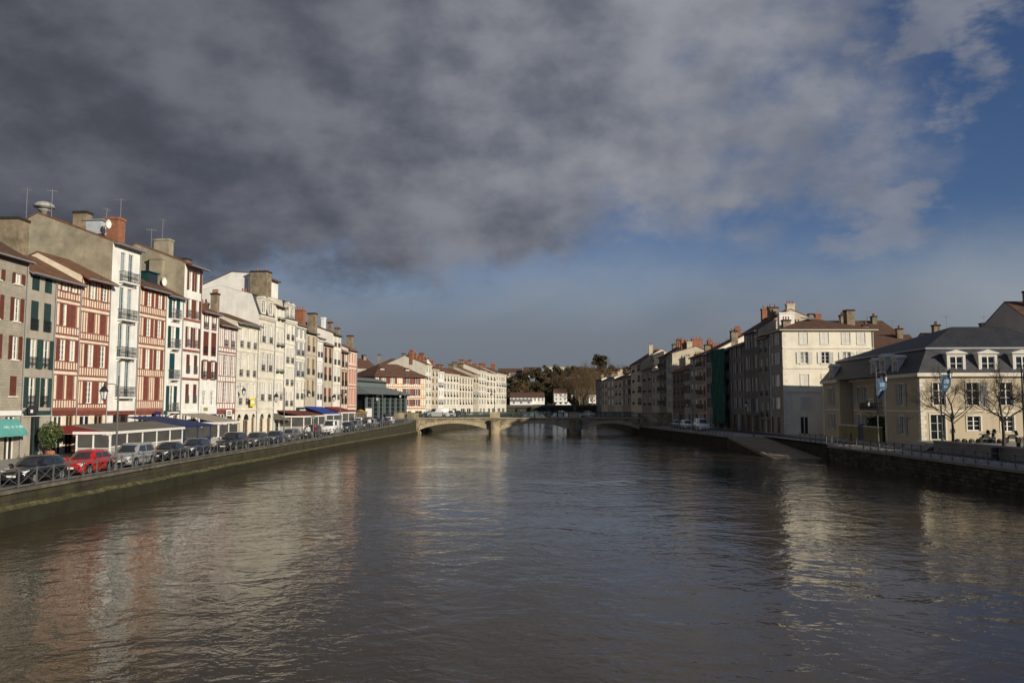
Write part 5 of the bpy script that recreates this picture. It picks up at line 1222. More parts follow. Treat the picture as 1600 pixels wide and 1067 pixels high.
# ------------------------------------------------------------------ terraces and awnings on the left quay
def canvas(name, col): return M(name, col, .85, .12, 1.0, .15, .1)
GREYCANV, BLUECANV, TURQ, REDCANV, BEIGECANV, MAROON = canvas('grey_brown_canvas', (.15,.135,.11)), canvas('navy_canvas', (.018,.030,.10)), canvas('turquoise_canvas', (.11,.35,.32)), canvas('red_canvas', (.19,.022,.02)), canvas('taupe_canvas', (.33,.29,.23)), canvas('maroon_canvas', (.13,.03,.022))
CLEARPL = M('clear_plastic', (.085,.085,.08), .18, .3, .7, 0, 0, spec=.5)
def terrace(label, x0, x1, y0f, top_f, top_b, depth, roofm, frame=None, sidem=None, X=None, nb=4, skirt=.9, g=None):
    """glazed pavement terrace: river side between pixel columns x0..x1; front eave and back height above ground"""
    frame = frame or WPAINT; sidem = sidem or M('milky_plastic', (.40,.39,.36), .4, .25, .8, .2)
    lt = [(le(y)-6.4 if X is None else X, y) for y in ys_]
    A, B = hit_line(x0, lt, 690), hit_line(x1, lt, 690); d = (B-A); W = d.length; z = zL((A.y+B.y)/2)+.13
    t = thing('terrace', label, 'terrace', (A.x, A.y, z), math.atan2(d.y, d.x), 'glazed café terraces on the quay')
    mb = MB().add([(-.15,-.15,top_f),(W+.15,-.15,top_f),(W+.15,depth,top_b),(-.15,depth,top_b),(-.15,-.15,top_f+.1),(W+.15,-.15,top_f+.1),(W+.15,depth,top_b+.1),(-.15,depth,top_b+.1)], [(0,3,2,1),(4,5,6,7),(0,1,5,4),(1,2,6,5),(2,3,7,6),(3,0,4,7)])
    mb.build('roof', roofm, t)
    MB().box(-.16,W+.16,-.2,-.152,top_f-.12,top_f+.09).build('fascia', frame, t); MB().box(-.2,-.152,-.15,depth,top_f-.12,top_f+.09).build('fascia', frame, t)
    for k in range(nb+1):
        x = W*k/nb; MB().box(x-.06,x+.06,-.06,.06,0,top_f).build('post', frame, t)
        if k < nb:
            MB().box(x+.06,x+W/nb-.06,-.02,.02,0,skirt).build('skirt_panel', sidem or frame, t); MB().box(x+.1,x+W/nb-.1,-.012,.012,skirt+.08,top_f-.2).build('glass_panel', CLEARPL, t)
            MB().box(x+.06,x+W/nb-.06,-.03,.03,skirt,skirt+.07).build('rail', frame, t)
    for k in range(1, 3):
        y = depth*k/2.2; MB().box(-.06,.06,y-.06,y+.06,0,top_f).build('post', frame, t)
    MB().box(-.02,.02,.1,depth*.9,0,skirt).build('skirt_panel', sidem or frame, t); MB().box(-.012,.012,.12,depth*.9,skirt+.08,top_f-.2).build('glass_panel', CLEARPL, t)
    return t
terrace('long café terrace with grey-brown canvas roof and white framed windows', 172, 284, 0, 2.05, 2.6, 2.9, GREYCANV, nb=5)
terrace('café terrace with navy blue canopy and blue side panels', 287, 328, 0, 2.15, 3.0, 5.5, BLUECANV, frame=BLUECANV, sidem=BLUECANV, nb=2)
terrace('small terrace with taupe folding awning and wind screen', 341, 371, 0, 2.3, 3.2, 4.0, BEIGECANV, nb=2, skirt=.7)
terrace('terrace with maroon roof and white frame beside the dark estate car', 474, 507, 0, 2.3, 3.1, 4.0, MAROON, nb=3)
terrace('terrace with bright blue canvas slope near the white van', 509, 531, 0, 2.3, 3.5, 3.5, M('bright_blue_canvas', (.02,.045,.24), .8, .12, 1), nb=2)
terrace('terrace with red awning in front of the rose corner house', 534, 553, 0, 2.4, 3.3, 3.0, REDCANV, nb=2, sidem=MAROON)
terrace('brown timber terrace between rose house and market hall', 556, 572, 0, 2.2, 2.6, 2.6, M('brown_timber_roof', (.09,.05,.03), .8, .2, 2), frame=FRAMEB, sidem=FRAMEB, nb=3, X=None)
def awning(label, h, x0, x1, yt, yb, out, mat, val=.25, name='awning', marks=None):
    a, b = h.loc(x0, yt), h.loc(x1, yt); zt = a[2]*.5+b[2]*.5; zb = zt-(yb-yt)/F*h.A.y*1.0; xa, xb = a[0], b[0]
    t = thing(name, label, 'awning', h.root.matrix_basis @ Vector((xa, -.03, zb)), h.root.rotation_euler.z, 'shop awnings on the quay houses'); w = xb-xa; hh = zt-zb; n = 10
    mb = MB()
    for k in range(n+1):
        x = w*k/n; s = .02*math.sin(k*2.2); mb.v += [(x,0,hh),(x,-out*.5,hh*.52-.03+s),(x,-out,0+s),(x,-out-.01,-val+s)]
    for k in range(n):
        for j in range(3): q = k*4+j; mb.f.append((q,q+4,q+5,q+1)); mb.m.append(0)
    for x in (0, w): b_ = len(mb.v); mb.v += [(x,0,hh),(x,-out,0),(x,0,0)]; mb.f.append((b_,b_+1,b_+2)); mb.m.append(0)
    mb.build('canvas', mat, t)
    mb = MB()
    for x in (.05, w-.05): mb.bar((x,0,.0),(x,-out+.02,-.02), .03)
    mb.bar((0,-out+.02,-.03),(w,-out+.02,-.03), .035); mb.build('arms', WPAINT, t)
    if marks:
        mb = MB(); r_ = random.Random(4); x = w*.42
        while x < w*.96:
            l = r_.uniform(.06,.16); f = .55; yy = -out*f-out*.01; zz = hh*(1-f)-.02
            if r_.random() < .82: mb.add([(x,-out*.66,hh*.33+.03),(x+l,-out*.66,hh*.33+.03),(x+l+.03,-out*.52,hh*.48+.03+r_.uniform(-.03,.05)),(x+.03,-out*.52,hh*.48+.03)], [(0,1,2,3)])
            x += l+.05
        mb.build('lettering', M('pale_lettering', (.45,.68,.64), .8, .1, 3), t)
    return t
awning('turquoise shop awning with pale script at the left edge', H[1], -30, 27, 655, 678, .9, TURQ, marks=True)
awning('oxblood café awning with pale fascia below the half-timbered pair', H[3], 82, 147, 664, 676, 1.8, REDCANV)
awning('dark awning above the shop right of the arched stone house', H[13], 427, 444, 646, 655, 2.2, GREYCANV)
awning('navy shop awning under the red window boxes', H[9], 312, 338, 648, 656, 1.0, BLUECANV)
# signs
def sign(label, h, px0, px1, y0, y1, out, mats, lines, name='sign', cat='sign'):
    a, b = h.loc(px0, y1), h.loc(px1, y0); t = thing(name, label, cat, h.root.matrix_basis @ Vector((a[0], -out-.03, a[2])), h.root.rotation_euler.z); w, hh = b[0]-a[0], b[2]-a[2]
    MB().box(0,w,-.05,.0,0,hh).build('board', mats[0], t); MB().box(.05,w-.05,.0,out+.03,hh*.5-.03,hh*.5+.03).build('bracket', IRON, t)
    for f0, f1, g0, g1 in lines: MB().box(w*f0,w*f1,-.058,-.05,hh*g0,hh*g1).build('print', mats[1], t)
    return t
YEL = M('yellow_sign', (.75,.62,.03), .5, .05, 2); SIGNW = M('sign_white', (.78,.77,.73), .5, .05, 2); SIGND = M('sign_dark', (.035,.035,.04), .5, .1, 2); SIGNB = M('sign_navy', (.02,.025,.12), .5, .1, 2)
sign('yellow sign hung over the arched stone house door', H[11], 386, 393, 622, 635, .4, [YEL, SIGNW], [(.1,.9,.35,.7)])
sign('white signboard over the navy awning shop', H[9], 313, 337, 633, 647, .05, [SIGNW, M('olive_print', (.30,.28,.08), .6)], [(.12,.4,.35,.75)])
sign('small navy sign projecting above the grey-brown terrace', H[6], 233, 243, 643, 658, .5, [SIGNB, M('pink_print', (.55,.25,.35), .6)], [(.25,.75,.3,.65)])
sign('dark slate signboard with white triangle beside the turquoise awning', H[2], 37, 53, 633, 647, .3, [SIGND, SIGNW], [(.2,.45,.15,.5)])
sign('white plate sign beside the bold red timber posts', H[10], 349, 358, 640, 650, .3, [SIGNW, SIGND], [(.15,.85,.55,.7),(.15,.85,.25,.4)])
sign('teal shop fascia board under blue-grey shuttered house', H[15], 462, 493, 636, 645, .05, [TEALP, SIGNW], [(.15,.8,.4,.6)])
sp_ = hit_line(489, [(le(y)-.6, y) for y in ys_], 690)
t = thing('road_sign', 'thin grey pole with small plate sign by the dark estate car', 'road sign', (sp_.x, sp_.y, zL(sp_.y)+.1)); MB().tube([(0,0,0),(0,0,3.0)], .035, 6).build('pole', LEAD, t); MB().lathe([(.26,-.015),(.26,.015)], 12).build('plate', LEAD, t, (0,-.05,2.7)).rotation_euler = (math.pi/2,0,0)
# potted bush by the green-shuttered house
P = h_ = H[2].root.matrix_basis @ Vector((H[2].loc(55,690)[0], -1.3, .13))
t = thing('potted_bush', 'round green bush in a pot beside the green-shuttered house door', 'bush', P)
MB().lathe([(.35,0),(.42,.5),(.46,.5)], 12).build('pot', M('terracotta_pot', (.32,.14,.08), .9, .15, 3), t); MB().tube([(0,0,.4),(.03,0,1.2)], .05, 6).build('stem', M('bush_wood', (.08,.055,.03), .9), t)
def bushp(r):
    v = Vector((r.gauss(0,1), r.gauss(0,1), r.gauss(0,1))).normalized()*(.35+.65*r.random()**.5); return (v.x*.95, v.y*.95, 1.75+v.z*1.15)
link('foliage', leaf_mesh('foliage', 1500, bushp, .10, LEAFG, 8), t)
# café tables and chairs in front of the oxblood awning
def table_set(label, X, Y, z, rz):
    t = thing('cafe_table', label, 'table', (X,Y,z), rz, 'café tables under the oxblood awning'); MB().lathe([(.36,.72),(.36,.75)], 12).build('table_top', M('cafe_wood', (.26,.12,.06), .6, .2, 4), t); MB().lathe([(.22,0),(.2,.03),(.03,.05),(.03,.72)], 8).build('pedestal', IRON, t)
def chair(label, X, Y, z, rz):
    t = thing('cafe_chair', label, 'chair', (X,Y,z), rz, 'café chairs under the oxblood awning'); m_ = M('rattan', (.30,.15,.07), .7, .25, 6)
    MB().box(-.2,.2,-.2,.2,.42,.46).build('seat', m_, t); MB().box(-.2,.2,.17,.2,.5,.88).build('backrest', m_, t)
    for sx in (-1,1):
        for sy in (-1,1): MB().box(sx*.18-.015,sx*.18+.015,sy*.18-.015,sy*.18+.015,0,.42 if sy < 0 else .5).build('leg', IRON, t)
rt = H[3].root.matrix_basis
for k, lab in enumerate(('café table nearest the potted bush','second café table under the oxblood awning','third café table beside the terrace end')):
    p = rt @ Vector((-.6+k*2.0, -3.0-.2*k, .13)); table_set(lab, p.x, p.y, p.z, .3*k)
    for s in (-1,1):
        p2 = rt @ Vector((-.6+k*2.0+s*.62, -3.0-.2*k, .13)); chair('rattan café chair on the %s side of the %s café table' % (('left','right')[s > 0], ('first','second','third')[k]), p2.x, p2.y, p2.z, H[3].root.rotation_euler.z - s*math.pi/2)
# ------------------------------------------------------------------ vehicles
TYRE = M('tyre_rubber', (.018,.018,.018), .85, .1, 5); RIM = M('alloy_rim', (.42,.42,.42), .35, .1, 4, metal=.6); CARGL = M('car_glass', (.03,.034,.038), .03, .3, 3, 0, 0, spec=.9)
HEADL = M('headlight_lens', (.70,.70,.68), .12, .1, 4, 0, 0, spec=.6); PLATE = M('number_plate', (.75,.75,.70), .5, .05, 4); TRIM = M('black_trim', (.02,.02,.02), .6, .1, 4); REDL = M('tail_lens', (.30,.01,.01), .2, .1, 4, 0, 0, spec=.6)
def paint(name, col, metal=0.0): return M('car_paint_'+name, col, .32, .04, 1, 0, 0, spec=.5, metal=metal, coat=.8)
PA = {'black': paint('black', (.012,.012,.014)), 'red': paint('red', (.42,.012,.012)), 'silver': paint('silver', (.36,.37,.37), .3), 'darkgrey': paint('darkgrey', (.06,.063,.068), .2), 'navy': paint('navy', (.015,.022,.045), .1), 'white': paint('white', (.72,.72,.70)), 'grey': paint('grey', (.17,.175,.18), .3), 'blue': paint('blue', (.02,.05,.12), .1)}
KINDS_ = {
 'hatch': dict(L=4.05, W=.86, H=1.50, hood=.90, ws=.85, rf=.15, rb=-1.45, tb=-1.93, belt=.96, wb=1.28),
 'suv':   dict(L=4.5,  W=.92, H=1.72, hood=1.05, ws=.95, rf=.25, rb=-1.85, tb=-2.15, belt=1.10, wb=1.36),
 'sedan': dict(L=4.4,  W=.88, H=1.44, hood=.86, ws=.85, rf=.05, rb=-1.05, tb=-1.65, belt=.92, wb=1.32),
 'mpv':   dict(L=4.4,  W=.90, H=1.64, hood=.98, ws=1.15, rf=.35, rb=-1.75, tb=-2.08, belt=1.0, wb=1.34),
 'van':   dict(L=5.0,  W=.98, H=2.05, hood=1.15, ws=1.75, rf=1.05, rb=-2.42, tb=-2.46, belt=1.22, wb=1.55),
}
def car(kind, col, label, loc, rz, group='cars parked along the left quay'):
    k = KINDS_[kind]; L2 = k['L']/2; W = k['W']; pm = PA[col]; t = thing('parked_car' if kind != 'van' else 'parked_van', label, 'van' if kind == 'van' else 'car', loc, rz, group)
    def body():
        mb = MB(); st = [(L2,.32,.60,W*.70),(L2-.06,.24,.70,W*.86),(L2-.35,.20,k['hood']-.10,W*.96),(k['ws']+.25,.18,k['hood'],W),(k['ws']-.1,.18,k['belt'],W),(0,.18,k['belt']+.02,W*1.01),(-L2+.8,.18,k['belt']+.04,W),(-L2+.22,.22,k['belt']+.03,W*.97),(-L2+.04,.28,k['belt']-.12,W*.90),(-L2,.38,k['belt']-.3,W*.80)]
        n = 10
        for (x, zb, zt, w) in st:
            h = zt-zb
            for y, z in ((-w*.88,zb),(-w*.98,zb+h*.22),(-w,zb+h*.55),(-w*.97,zb+h*.85),(-w*.86,zt),(w*.86,zt),(w*.97,zb+h*.85),(w,zb+h*.55),(w*.98,zb+h*.22),(w*.88,zb)): mb.v.append((x,y,z + (.03 if abs(y) < w*.87 and z == zt else 0)))
        for i in range(len(st)-1):
            for j in range(n): j2 = (j+1) % n; mb.f.append((i*n+j,i*n+j2,(i+1)*n+j2,(i+1)*n+j)); mb.m.append(0)
        mb.f.append(tuple(range(n))); mb.m.append(0); mb.f.append(tuple(reversed(range((len(st)-1)*n, len(st)*n)))); mb.m.append(0)
        # cabin shell
        zb, zt = k['belt']-.03, k['H']; wb_, wt = W*.87, W*.70; b = len(mb.v)
        rings = [(zb, k['ws'], k['tb'], wb_), (zb+(zt-zb)*.55, k['ws']+(k['rf']-k['ws'])*.55, k['tb']+(k['rb']-k['tb'])*.5, wb_+(wt-wb_)*.45), (zt-.05, k['rf'], k['rb'], wt), (zt, k['rf']-.18, k['rb']+.15, wt*.82)]
        for (z, xf, xr, w) in rings:
            for x, y in ((xf-.08,-w),(xf,-w*.6),(xf+.03,0),(xf,w*.6),(xf-.08,w),((xf+xr)/2,w*1.015),(xr,w*.97),(xr-.03,0),(xr,-w*.97),((xf+xr)/2,-w*1.015)): mb.v.append((x,y,z))
        for i in range(3):
            for j in range(10): j2 = (j+1) % 10; mb.f.append((b+i*10+j,b+i*10+j2,b+(i+1)*10+j2,b+(i+1)*10+j)); mb.m.append(0)
        mb.f.append(tuple(b+30+j for j in range(10))); mb.m.append(0)
        return mb.mesh('body', pm, True)
    bo = link('body', cached(('body',kind,col), body), t)
    zb, zt = k['belt']-.03, k['H']; wb_, wt = W*.87, W*.70
    def at(z, side):     # x and half-width of the cabin at height z
        f = (z-zb)/(zt-.05-zb); return k['ws']+(k['rf']-k['ws'])*f, k['tb']+(k['rb']-k['tb'])*f, wb_+(wt-wb_)*f
    def glass():
        za, zc = zb+.08, zt-.13; o = .022
        def pts(z): return at(z, 0)
        (f0,r0,w0), (f1,r1,w1) = pts(za), pts(zc); out = {}
        mb = MB(); mb.add([(f0+.05,-w0*.62,za),(f0+.07,0,za),(f0+.05,w0*.62,za),(f1+.05,w1*.62,zc),(f1+.07,0,zc),(f1+.05,-w1*.62,zc),(f0-.07,-w0*.93,za),(f1-.07,-w1*.93,zc),(f0-.07,w0*.93,za),(f1-.07,w1*.93,zc)], [(0,1,4,5),(1,2,3,4),(6,0,5,7),(2,8,9,3)]); out['windscreen'] = mb
        mb = MB(); mb.add([(r0-.06,-w0*.8,za+.04),(r0-.06,w0*.8,za+.04),(r1-.055,w1*.8,zc),(r1-.055,-w1*.8,zc)], [(0,1,2,3)]); out['rear_window'] = mb
        return out
    gl = cached(('gl',kind), lambda: {q: m.mesh(q, CARGL) for q, m in glass().items()})
    for q, me in gl.items():
        if kind == 'van' and q == 'rear_window': continue
        link(q, me, t)
    def sideg(s, a, b_):
        za, zc = zb+.08, zt-.15; (f0,r0,w0), (f1,r1,w1) = at(za,0), at(zc,0); mb = MB()
        xa0, xa1 = f0-.26-(f0-r0-.5)*a, f1-.14-(f1-r1-.4)*a; xb0, xb1 = f0-.26-(f0-r0-.5)*b_, f1-.14-(f1-r1-.4)*b_
        y0, y1 = s*(w0*1.015+.022), s*(w1*1.01+.024)
        mb.add([(xa0,y0,za),(xb0,y0,za),(xb1,y1,zc),(xa1,y1,zc)], [(0,1,2,3)]); return mb.mesh('side_window', CARGL)
    for s in (-1,1):
        for a, b_ in (((0,.47),(.52,.97)) if kind != 'van' else ((0,.26),)): link('side_window', cached(('sg',kind,s,a), lambda: sideg(s,a,b_)), t)
        link('mirror', cached(('mir',col), lambda: MB().box(-.06,.06,-.1,.1,-.06,.07).mesh('mirror', pm)), t, (k['ws']-.22, s*(W+.09), k['belt']+.05))
        for x in (k['wb'], -k['wb']):
            wo = link('wheel', cached(('tyre',), lambda: MB().lathe([(.22,-.1),(.30,-.1),(.325,-.07),(.325,.07),(.30,.1),(.22,.1)], 18).mesh('wheel', TYRE, True)), t, (x, s*(W-.085), .325), (math.pi/2,0,0))
            link('rim', cached(('rim',), lambda: MB().lathe([(.06,-.108),(.21,-.104),(.215,-.09),(.215,.09),(.21,.104),(.06,.108)], 14).mesh('rim', RIM)), wo)
            link('wheel_arch', cached(('arch',), lambda: MB().lathe([(.385,-.02),(.385,.02)], 18).mesh('wheel_arch', TRIM)), t, (x, s*(W*.992), .36), (math.pi/2,0,0), (1,1,.5))
        link('headlight', cached(('hl',), lambda: MB().add([(0,-.17,-.06),(0,.17,-.08),(-.05,.17,.09),(-.1,-.17,.07),(-.35,.22,.0),(-.38,.22,.12)], [(0,1,2,3),(1,4,5,2)]).mesh('headlight', HEADL)), t, (L2-.02, s*W*.63, .69), None, (1,s,1))
        link('tail_light', cached(('tl',), lambda: MB().box(-.04,.03,-.1,.1,-.12,.12).mesh('tail_light', REDL)), t, (-L2+.05, s*W*.80, k['belt']-.12))
    link('grille', cached(('gr',kind), lambda: MB().box(-.05,.02,-.34,.34,-.05,.05).mesh('grille', TRIM)), t, (L2-.03, 0, .64)); link('bumper', cached(('bp',kind), lambda: MB().box(-.06,.03,-W*.6,W*.6,-.07,.07).mesh('bumper', TRIM)), t, (L2-.0, 0, .36))
    link('number_plate', cached(('np',), lambda: MB().box(-.01,.01,-.26,.26,-.055,.055).mesh('number_plate', PLATE)), t, (L2+.035, 0, .49))
    return t
lane = [(le(y)-1.95, y) for y in ys_]
cars = [(8,'hatch','white','white car cut off by the left edge of the picture',-1),(55,'hatch','black','black hatchback at the near end of the quay parking'),(136,'hatch','red','bright red hatchback parked on the quay'),(207,'mpv','silver','silver people carrier behind the red hatchback'),
 (262,'sedan','black','black saloon behind the silver people carrier'),(303,'hatch','navy','dark navy hatchback below the blue canopy terrace'),(362,'suv','black','black four-wheel-drive car after the parking gap'),(399,'hatch','darkgrey','dark grey hatchback behind the black four-wheel-drive'),
 (427,'sedan','navy','navy saloon below the arched stone houses'),(452,'hatch','grey','mid grey hatchback by the second street lamp'),(486,'suv','darkgrey','dark grey estate car in front of the white van'),(518,'van','white','white delivery van parked on the quay'),
 (541,'hatch','navy','navy hatchback behind the white van'),(554,'mpv','grey','grey people carrier, second behind the white van'),(567,'hatch','darkgrey','dark grey hatchback, third behind the white van'),(579,'hatch','silver','silver hatchback near the market hall'),
 (590,'hatch','navy','dark blue hatchback near the market hall columns'),(599,'sedan','black','black saloon just before the bridge ramp'),(607,'hatch','white','white hatchback nearest the bridge')]
for c_ in cars:
    x, kd, col, lab = c_[:4]
    if x == 8: P = Vector((le(40)-1.95, 38.6, 0))
    else: P = hit_line(x, lane, 700)
    ang = math.atan2(-1, -(le(P.y+1)-le(P.y-1))/2) if False else -math.pi/2 + math.atan2((le(P.y+1)-le(P.y-1))/-2, 1)*1.0
    tng = Vector(((le(P.y-1.5)-le(P.y+1.5)), -3.0, 0)); car(kd, col, lab, (P.x, P.y, zL(P.y)+.004), math.atan2(tng.y, tng.x)+random.uniform(-.045,.045))
# second row of cars near the market and the bridge foot
for x, yv, kd, col, lab in ((560,650,'mpv','white','white people carrier parked by the market hall'),(578,650,'hatch','grey','grey hatchback turning by the market hall'),(606,649,'sedan','navy','navy saloon waiting in front of the half-timbered house'),(620,649,'hatch','darkgrey','dark hatchback below the half-timbered house')):
    P = hit_line(x, [(le(y)-5.2, y) for y in (130,150,167)], 650); P.y = min(P.y, 164); P.x = le(P.y)-5.2; car(kd, col, lab, (P.x, P.y, zL(P.y)+.004), -math.pi/2+.1, 'cars near the market hall')
for x, kd, col, lab in ((672,'hatch','blue','blue hatchback on the road beyond the bridge railing'),(684,'van','white','white van on the road at the bridge end'),(697,'mpv','white','white people carrier on the bridge road'),(709,'hatch','darkgrey','dark hatchback on the bridge road')):
    P = on_y(x, 640, 176.5); car(kd, col, lab, (P.x, 176.2, ZD-.015), math.pi + random.uniform(-.05,.05), 'cars on the bridge')
for k, (x, yv, kd, col, lab) in enumerate(((1073,675,'mpv','white','white people carrier parked on the shaded quay'),(1096,678,'van','white','pale van parked on the shaded quay'),(1058,672,'hatch','grey','grey hatchback farther along the shaded quay'))):
    P = hit_line(x, [(34.2,100),(33.6,125),(32.0,145),(30.6,165)], 665); car(kd, col, lab, (P.x, P.y, 1.795), -math.pi/2, 'vehicles parked on the shaded quay')
# motorbikes on the square
def motorbike(label, X, Y, z, rz):
    t = thing('motorbike', label, 'motorbike', (X,Y,z), rz, 'motorbikes on the square')
    for x in (-.68,.68):
        w = link('wheel', cached('mbw', lambda: MB().lathe([(.2,-.05),(.29,-.05),(.31,0),(.29,.05),(.2,.05)], 16).mesh('wheel', TYRE)), t, (x,0,.31), (math.pi/2,0,0)); link('rim', cached('mbr', lambda: MB().lathe([(.04,-.03),(.2,-.02),(.2,.02),(.04,.03)], 12).mesh('rim', RIM)), w)
    mb = MB(); mb.add([(-.5,-.13,.45),(.35,-.12,.42),(.45,-.1,.8),(.1,-.15,.9),(-.4,-.13,.72),(-.5,.13,.45),(.35,.12,.42),(.45,.1,.8),(.1,.15,.9),(-.4,.13,.72)], [(0,1,2,3,4),(9,8,7,6,5),(0,5,6,1),(1,6,7,2),(2,7,8,3),(3,8,9,4),(4,9,5,0)]); mb.build('body', PA['black'], t)
    MB().add([(-.85,-.12,.82),(-.05,-.15,.78),(-.05,.15,.78),(-.85,.12,.82),(-.8,-.1,.9),(-.1,-.12,.86),(-.1,.12,.86),(-.8,.1,.9)], [(0,3,2,1),(4,5,6,7),(0,1,5,4),(1,2,6,5),(2,3,7,6),(3,0,4,7)]).build('seat', TRIM, t)
    MB().tube([(.68,.08,.31),(.45,.07,1.0)], .025, 5).tube([(.68,-.08,.31),(.45,-.07,1.0)], .025, 5).build('fork', RIM, t); MB().tube([(.3,-.38,1.05),(.45,-.12,1.02),(.45,.12,1.02),(.3,.38,1.05)], .02, 5).build('handlebar', TRIM, t)
    MB().add([(.62,-.16,.8),(.62,.16,.8),(.42,.14,1.25),(.42,-.14,1.25),(.5,-.2,.85),(.5,.2,.85)], [(0,1,2,3),(0,3,4),(1,5,2)]).build('fairing', PA['black'], t); MB().lathe([(.09,0),(.09,.06)], 10).build('headlight', HEADL, t, (.6,0,.9)).rotation_euler = (0,math.pi/2,0)
for lab, px, py, rz in (('dark motorbike parked left of the second bare tree',1540,692,.5),('dark motorbike parked right of the second bare tree',1582,693,.2),('motorbike in the shade between the two bare trees',1553,690,.9)):
    P = on_z(px, py, 2.5); motorbike(lab, P.x, P.y, 2.5, rz)
t = thing('bench', 'dark slatted bench beside the motorbikes at the right edge', 'bench', (44.4, 70.5, 2.5), .1)
for k in range(4): piece('slat', FRAMEB, t, -.8, .8, -.22+k*.12, -.13+k*.12, .43, .46)
for k in range(3): piece('slat', FRAMEB, t, -.8, .8, .25, .28, .56+k*.12, .65+k*.12)
for s in (-.7,.7): MB().box(s-.03,s+.03,-.2,.24,.0,.43).box(s-.03,s+.03,.22,.25,.43,.92).build('leg', IRON, t)
P = on_z(1562, 718, 1.8); t = thing('litter_bin', 'dark cylindrical litter bin against the low parapet wall', 'bin', (39.3, 66.5, 1.79)); MB().lathe([(.24,0),(.27,.05),(.27,.85),(.24,.9)], 14).build('drum', IRON, t); MB().lathe([(.29,.9),(.29,.95),(.1,1.02)], 14).build('lid', GREYIRON, t)
for k in range(7):
    px = 1496+k*11; Y_ = 79.0+(k % 2)*.4; X_ = on_y(px, 688, Y_).x; t = thing('stone_bollard', '%s low stone bollard from the pale green door before the ochre house' % ('first','second','third','fourth','fifth','sixth','seventh')[k], 'bollard', (X_, Y_, 2.5), 0, 'stone bollards on the square'); MB().lathe([(.24,0),(.25,.2),(.2,.34),(.08,.4)], 10).build('stone', DARKSTONE, t); MB().lathe([(.28,0),(.28,.04)], 10).build('base', PAVE, t)
t = thing('road_sign', 'dark pole with small sign boards before the pale green door', 'road sign', (on_y(1489,690,80).x, 80, 2.5)); MB().tube([(0,0,0),(0,0,2.9)], .04, 6).build('pole', IRON, t); MB().box(-.18,.18,-.05,-.02,2.2,2.85).box(-.25,.25,-.05,-.02,.9,1.3).build('plate', GREYIRON, t)

# ------------------------------------------------------------------ people
SKIN = M('skin', (.45,.28,.2), .6, .05, 5); HAIR = M('hair', (.04,.03,.02), .7, .2, 8)
def person_mesh(seed, walk):
    s = walk; V = [(0,0,.95),(0,0,1.18),(0,0,1.40),(0,0,1.50),(0,.01,1.60),(0,.01,1.70)]
    Rr = [(.15,.11),(.145,.10),(.17,.105),(.058,.058),(.085,.095),(.06,.07)]; E = [(0,1),(1,2),(2,3),(3,4),(4,5)]
    for sx, ph in ((-1,1),(1,-1)):
        b = len(V); V += [(sx*.09,0,.88),(sx*.1,.14*s*ph+.02,.50),(sx*.1,.20*s*ph-.10*s,.09),(sx*.105,.20*s*ph-.10*s+.13,.04)]; Rr += [(.09,.09),(.06,.06),(.042,.045),(.04,.035)]; E += [(0,b),(b,b+1),(b+1,b+2),(b+2,b+3)]
        b = len(V); V += [(sx*.19,0,1.40),(sx*.24,-.1*s*ph,1.13),(sx*.23,-.1*s*ph+.12,.90),(sx*.225,-.1*s*ph+.15,.82)]; Rr += [(.06,.06),(.045,.045),(.034,.034),(.035,.03)]; E += [(2,b),(b,b+1),(b+1,b+2),(b+2,b+3)]
    me = bpy.data.meshes.new('person_skeleton'); me.from_pydata(V, E, []); o = bpy.data.objects.new('person_skeleton', me); COL.objects.link(o)
    m1 = o.modifiers.new('skin', 'SKIN'); o.modifiers.new('sub', 'SUBSURF').levels = 2
    for i, v in enumerate(me.skin_vertices[0].data): v.radius = Rr[i]; v.use_root = (i == 0)
    dg = bpy.context.evaluated_depsgraph_get(); out = bpy.data.meshes.new_from_object(o.evaluated_get(dg)); bpy.data.objects.remove(o); return out
_pm = [person_mesh(1, 1.0), person_mesh(2, .35)]
def person(label, loc, rz, top, legs, k=0, s=1.0):
    me = _pm[k].copy(); me.name = 'person'; me.materials.clear()
    for mm in (top, legs, SKIN, HAIR): me.materials.append(mm)
    for p in me.polygons:
        c = p.center; p.use_smooth = True
        if c.z > 1.64 or (c.z > 1.55 and c.y < -.01): p.material_index = 3
        elif c.z > 1.47 or (abs(c.x) > .17 and c.z < .90): p.material_index = 2
        elif c.z < .93 and abs(c.x) < .2: p.material_index = 1
        else: p.material_index = 0
    return tag(link('person', me, None, loc, (0,0,rz), (s,s,s)), label, 'person', 'people on the quay and the bridge')
CL = lambda n, c: M('cloth_'+n, c, .9, .15, 6, 0, .1)
for x, off, lab, tp, lg, k, rz in ((481,.7,'person in white top and dark trousers walking by the dark estate car',CL('white',(.6,.6,.58)),CL('black',(.02,.02,.022)),0,3.0),(492,.75,'person in dark red coat walking on the quay',CL('red',(.16,.02,.02)),CL('black',(.02,.02,.022)),0,.2),
        (577,.7,'person in white jacket near the market hall railing',CL('white',(.6,.6,.58)),CL('denim',(.03,.04,.07)),0,3.1),(581,.72,'person in black jacket beside the one in white',CL('black',(.02,.02,.022)),CL('black',(.02,.02,.022)),1,3.1),
        (634,.8,'person in dark clothes at the foot of the bridge',CL('black',(.02,.02,.022)),CL('denim',(.03,.04,.07)),0,.4),(640,1.6,'person in black and white standing at the bridge end',CL('grey',(.2,.2,.2)),CL('black',(.02,.02,.022)),1,1.2)):
    P = hit_line(x, [(le(y)-off, y) for y in ys_], 690); person(lab, (P.x, P.y, zL(P.y)+.12), rz, tp, lg, k)
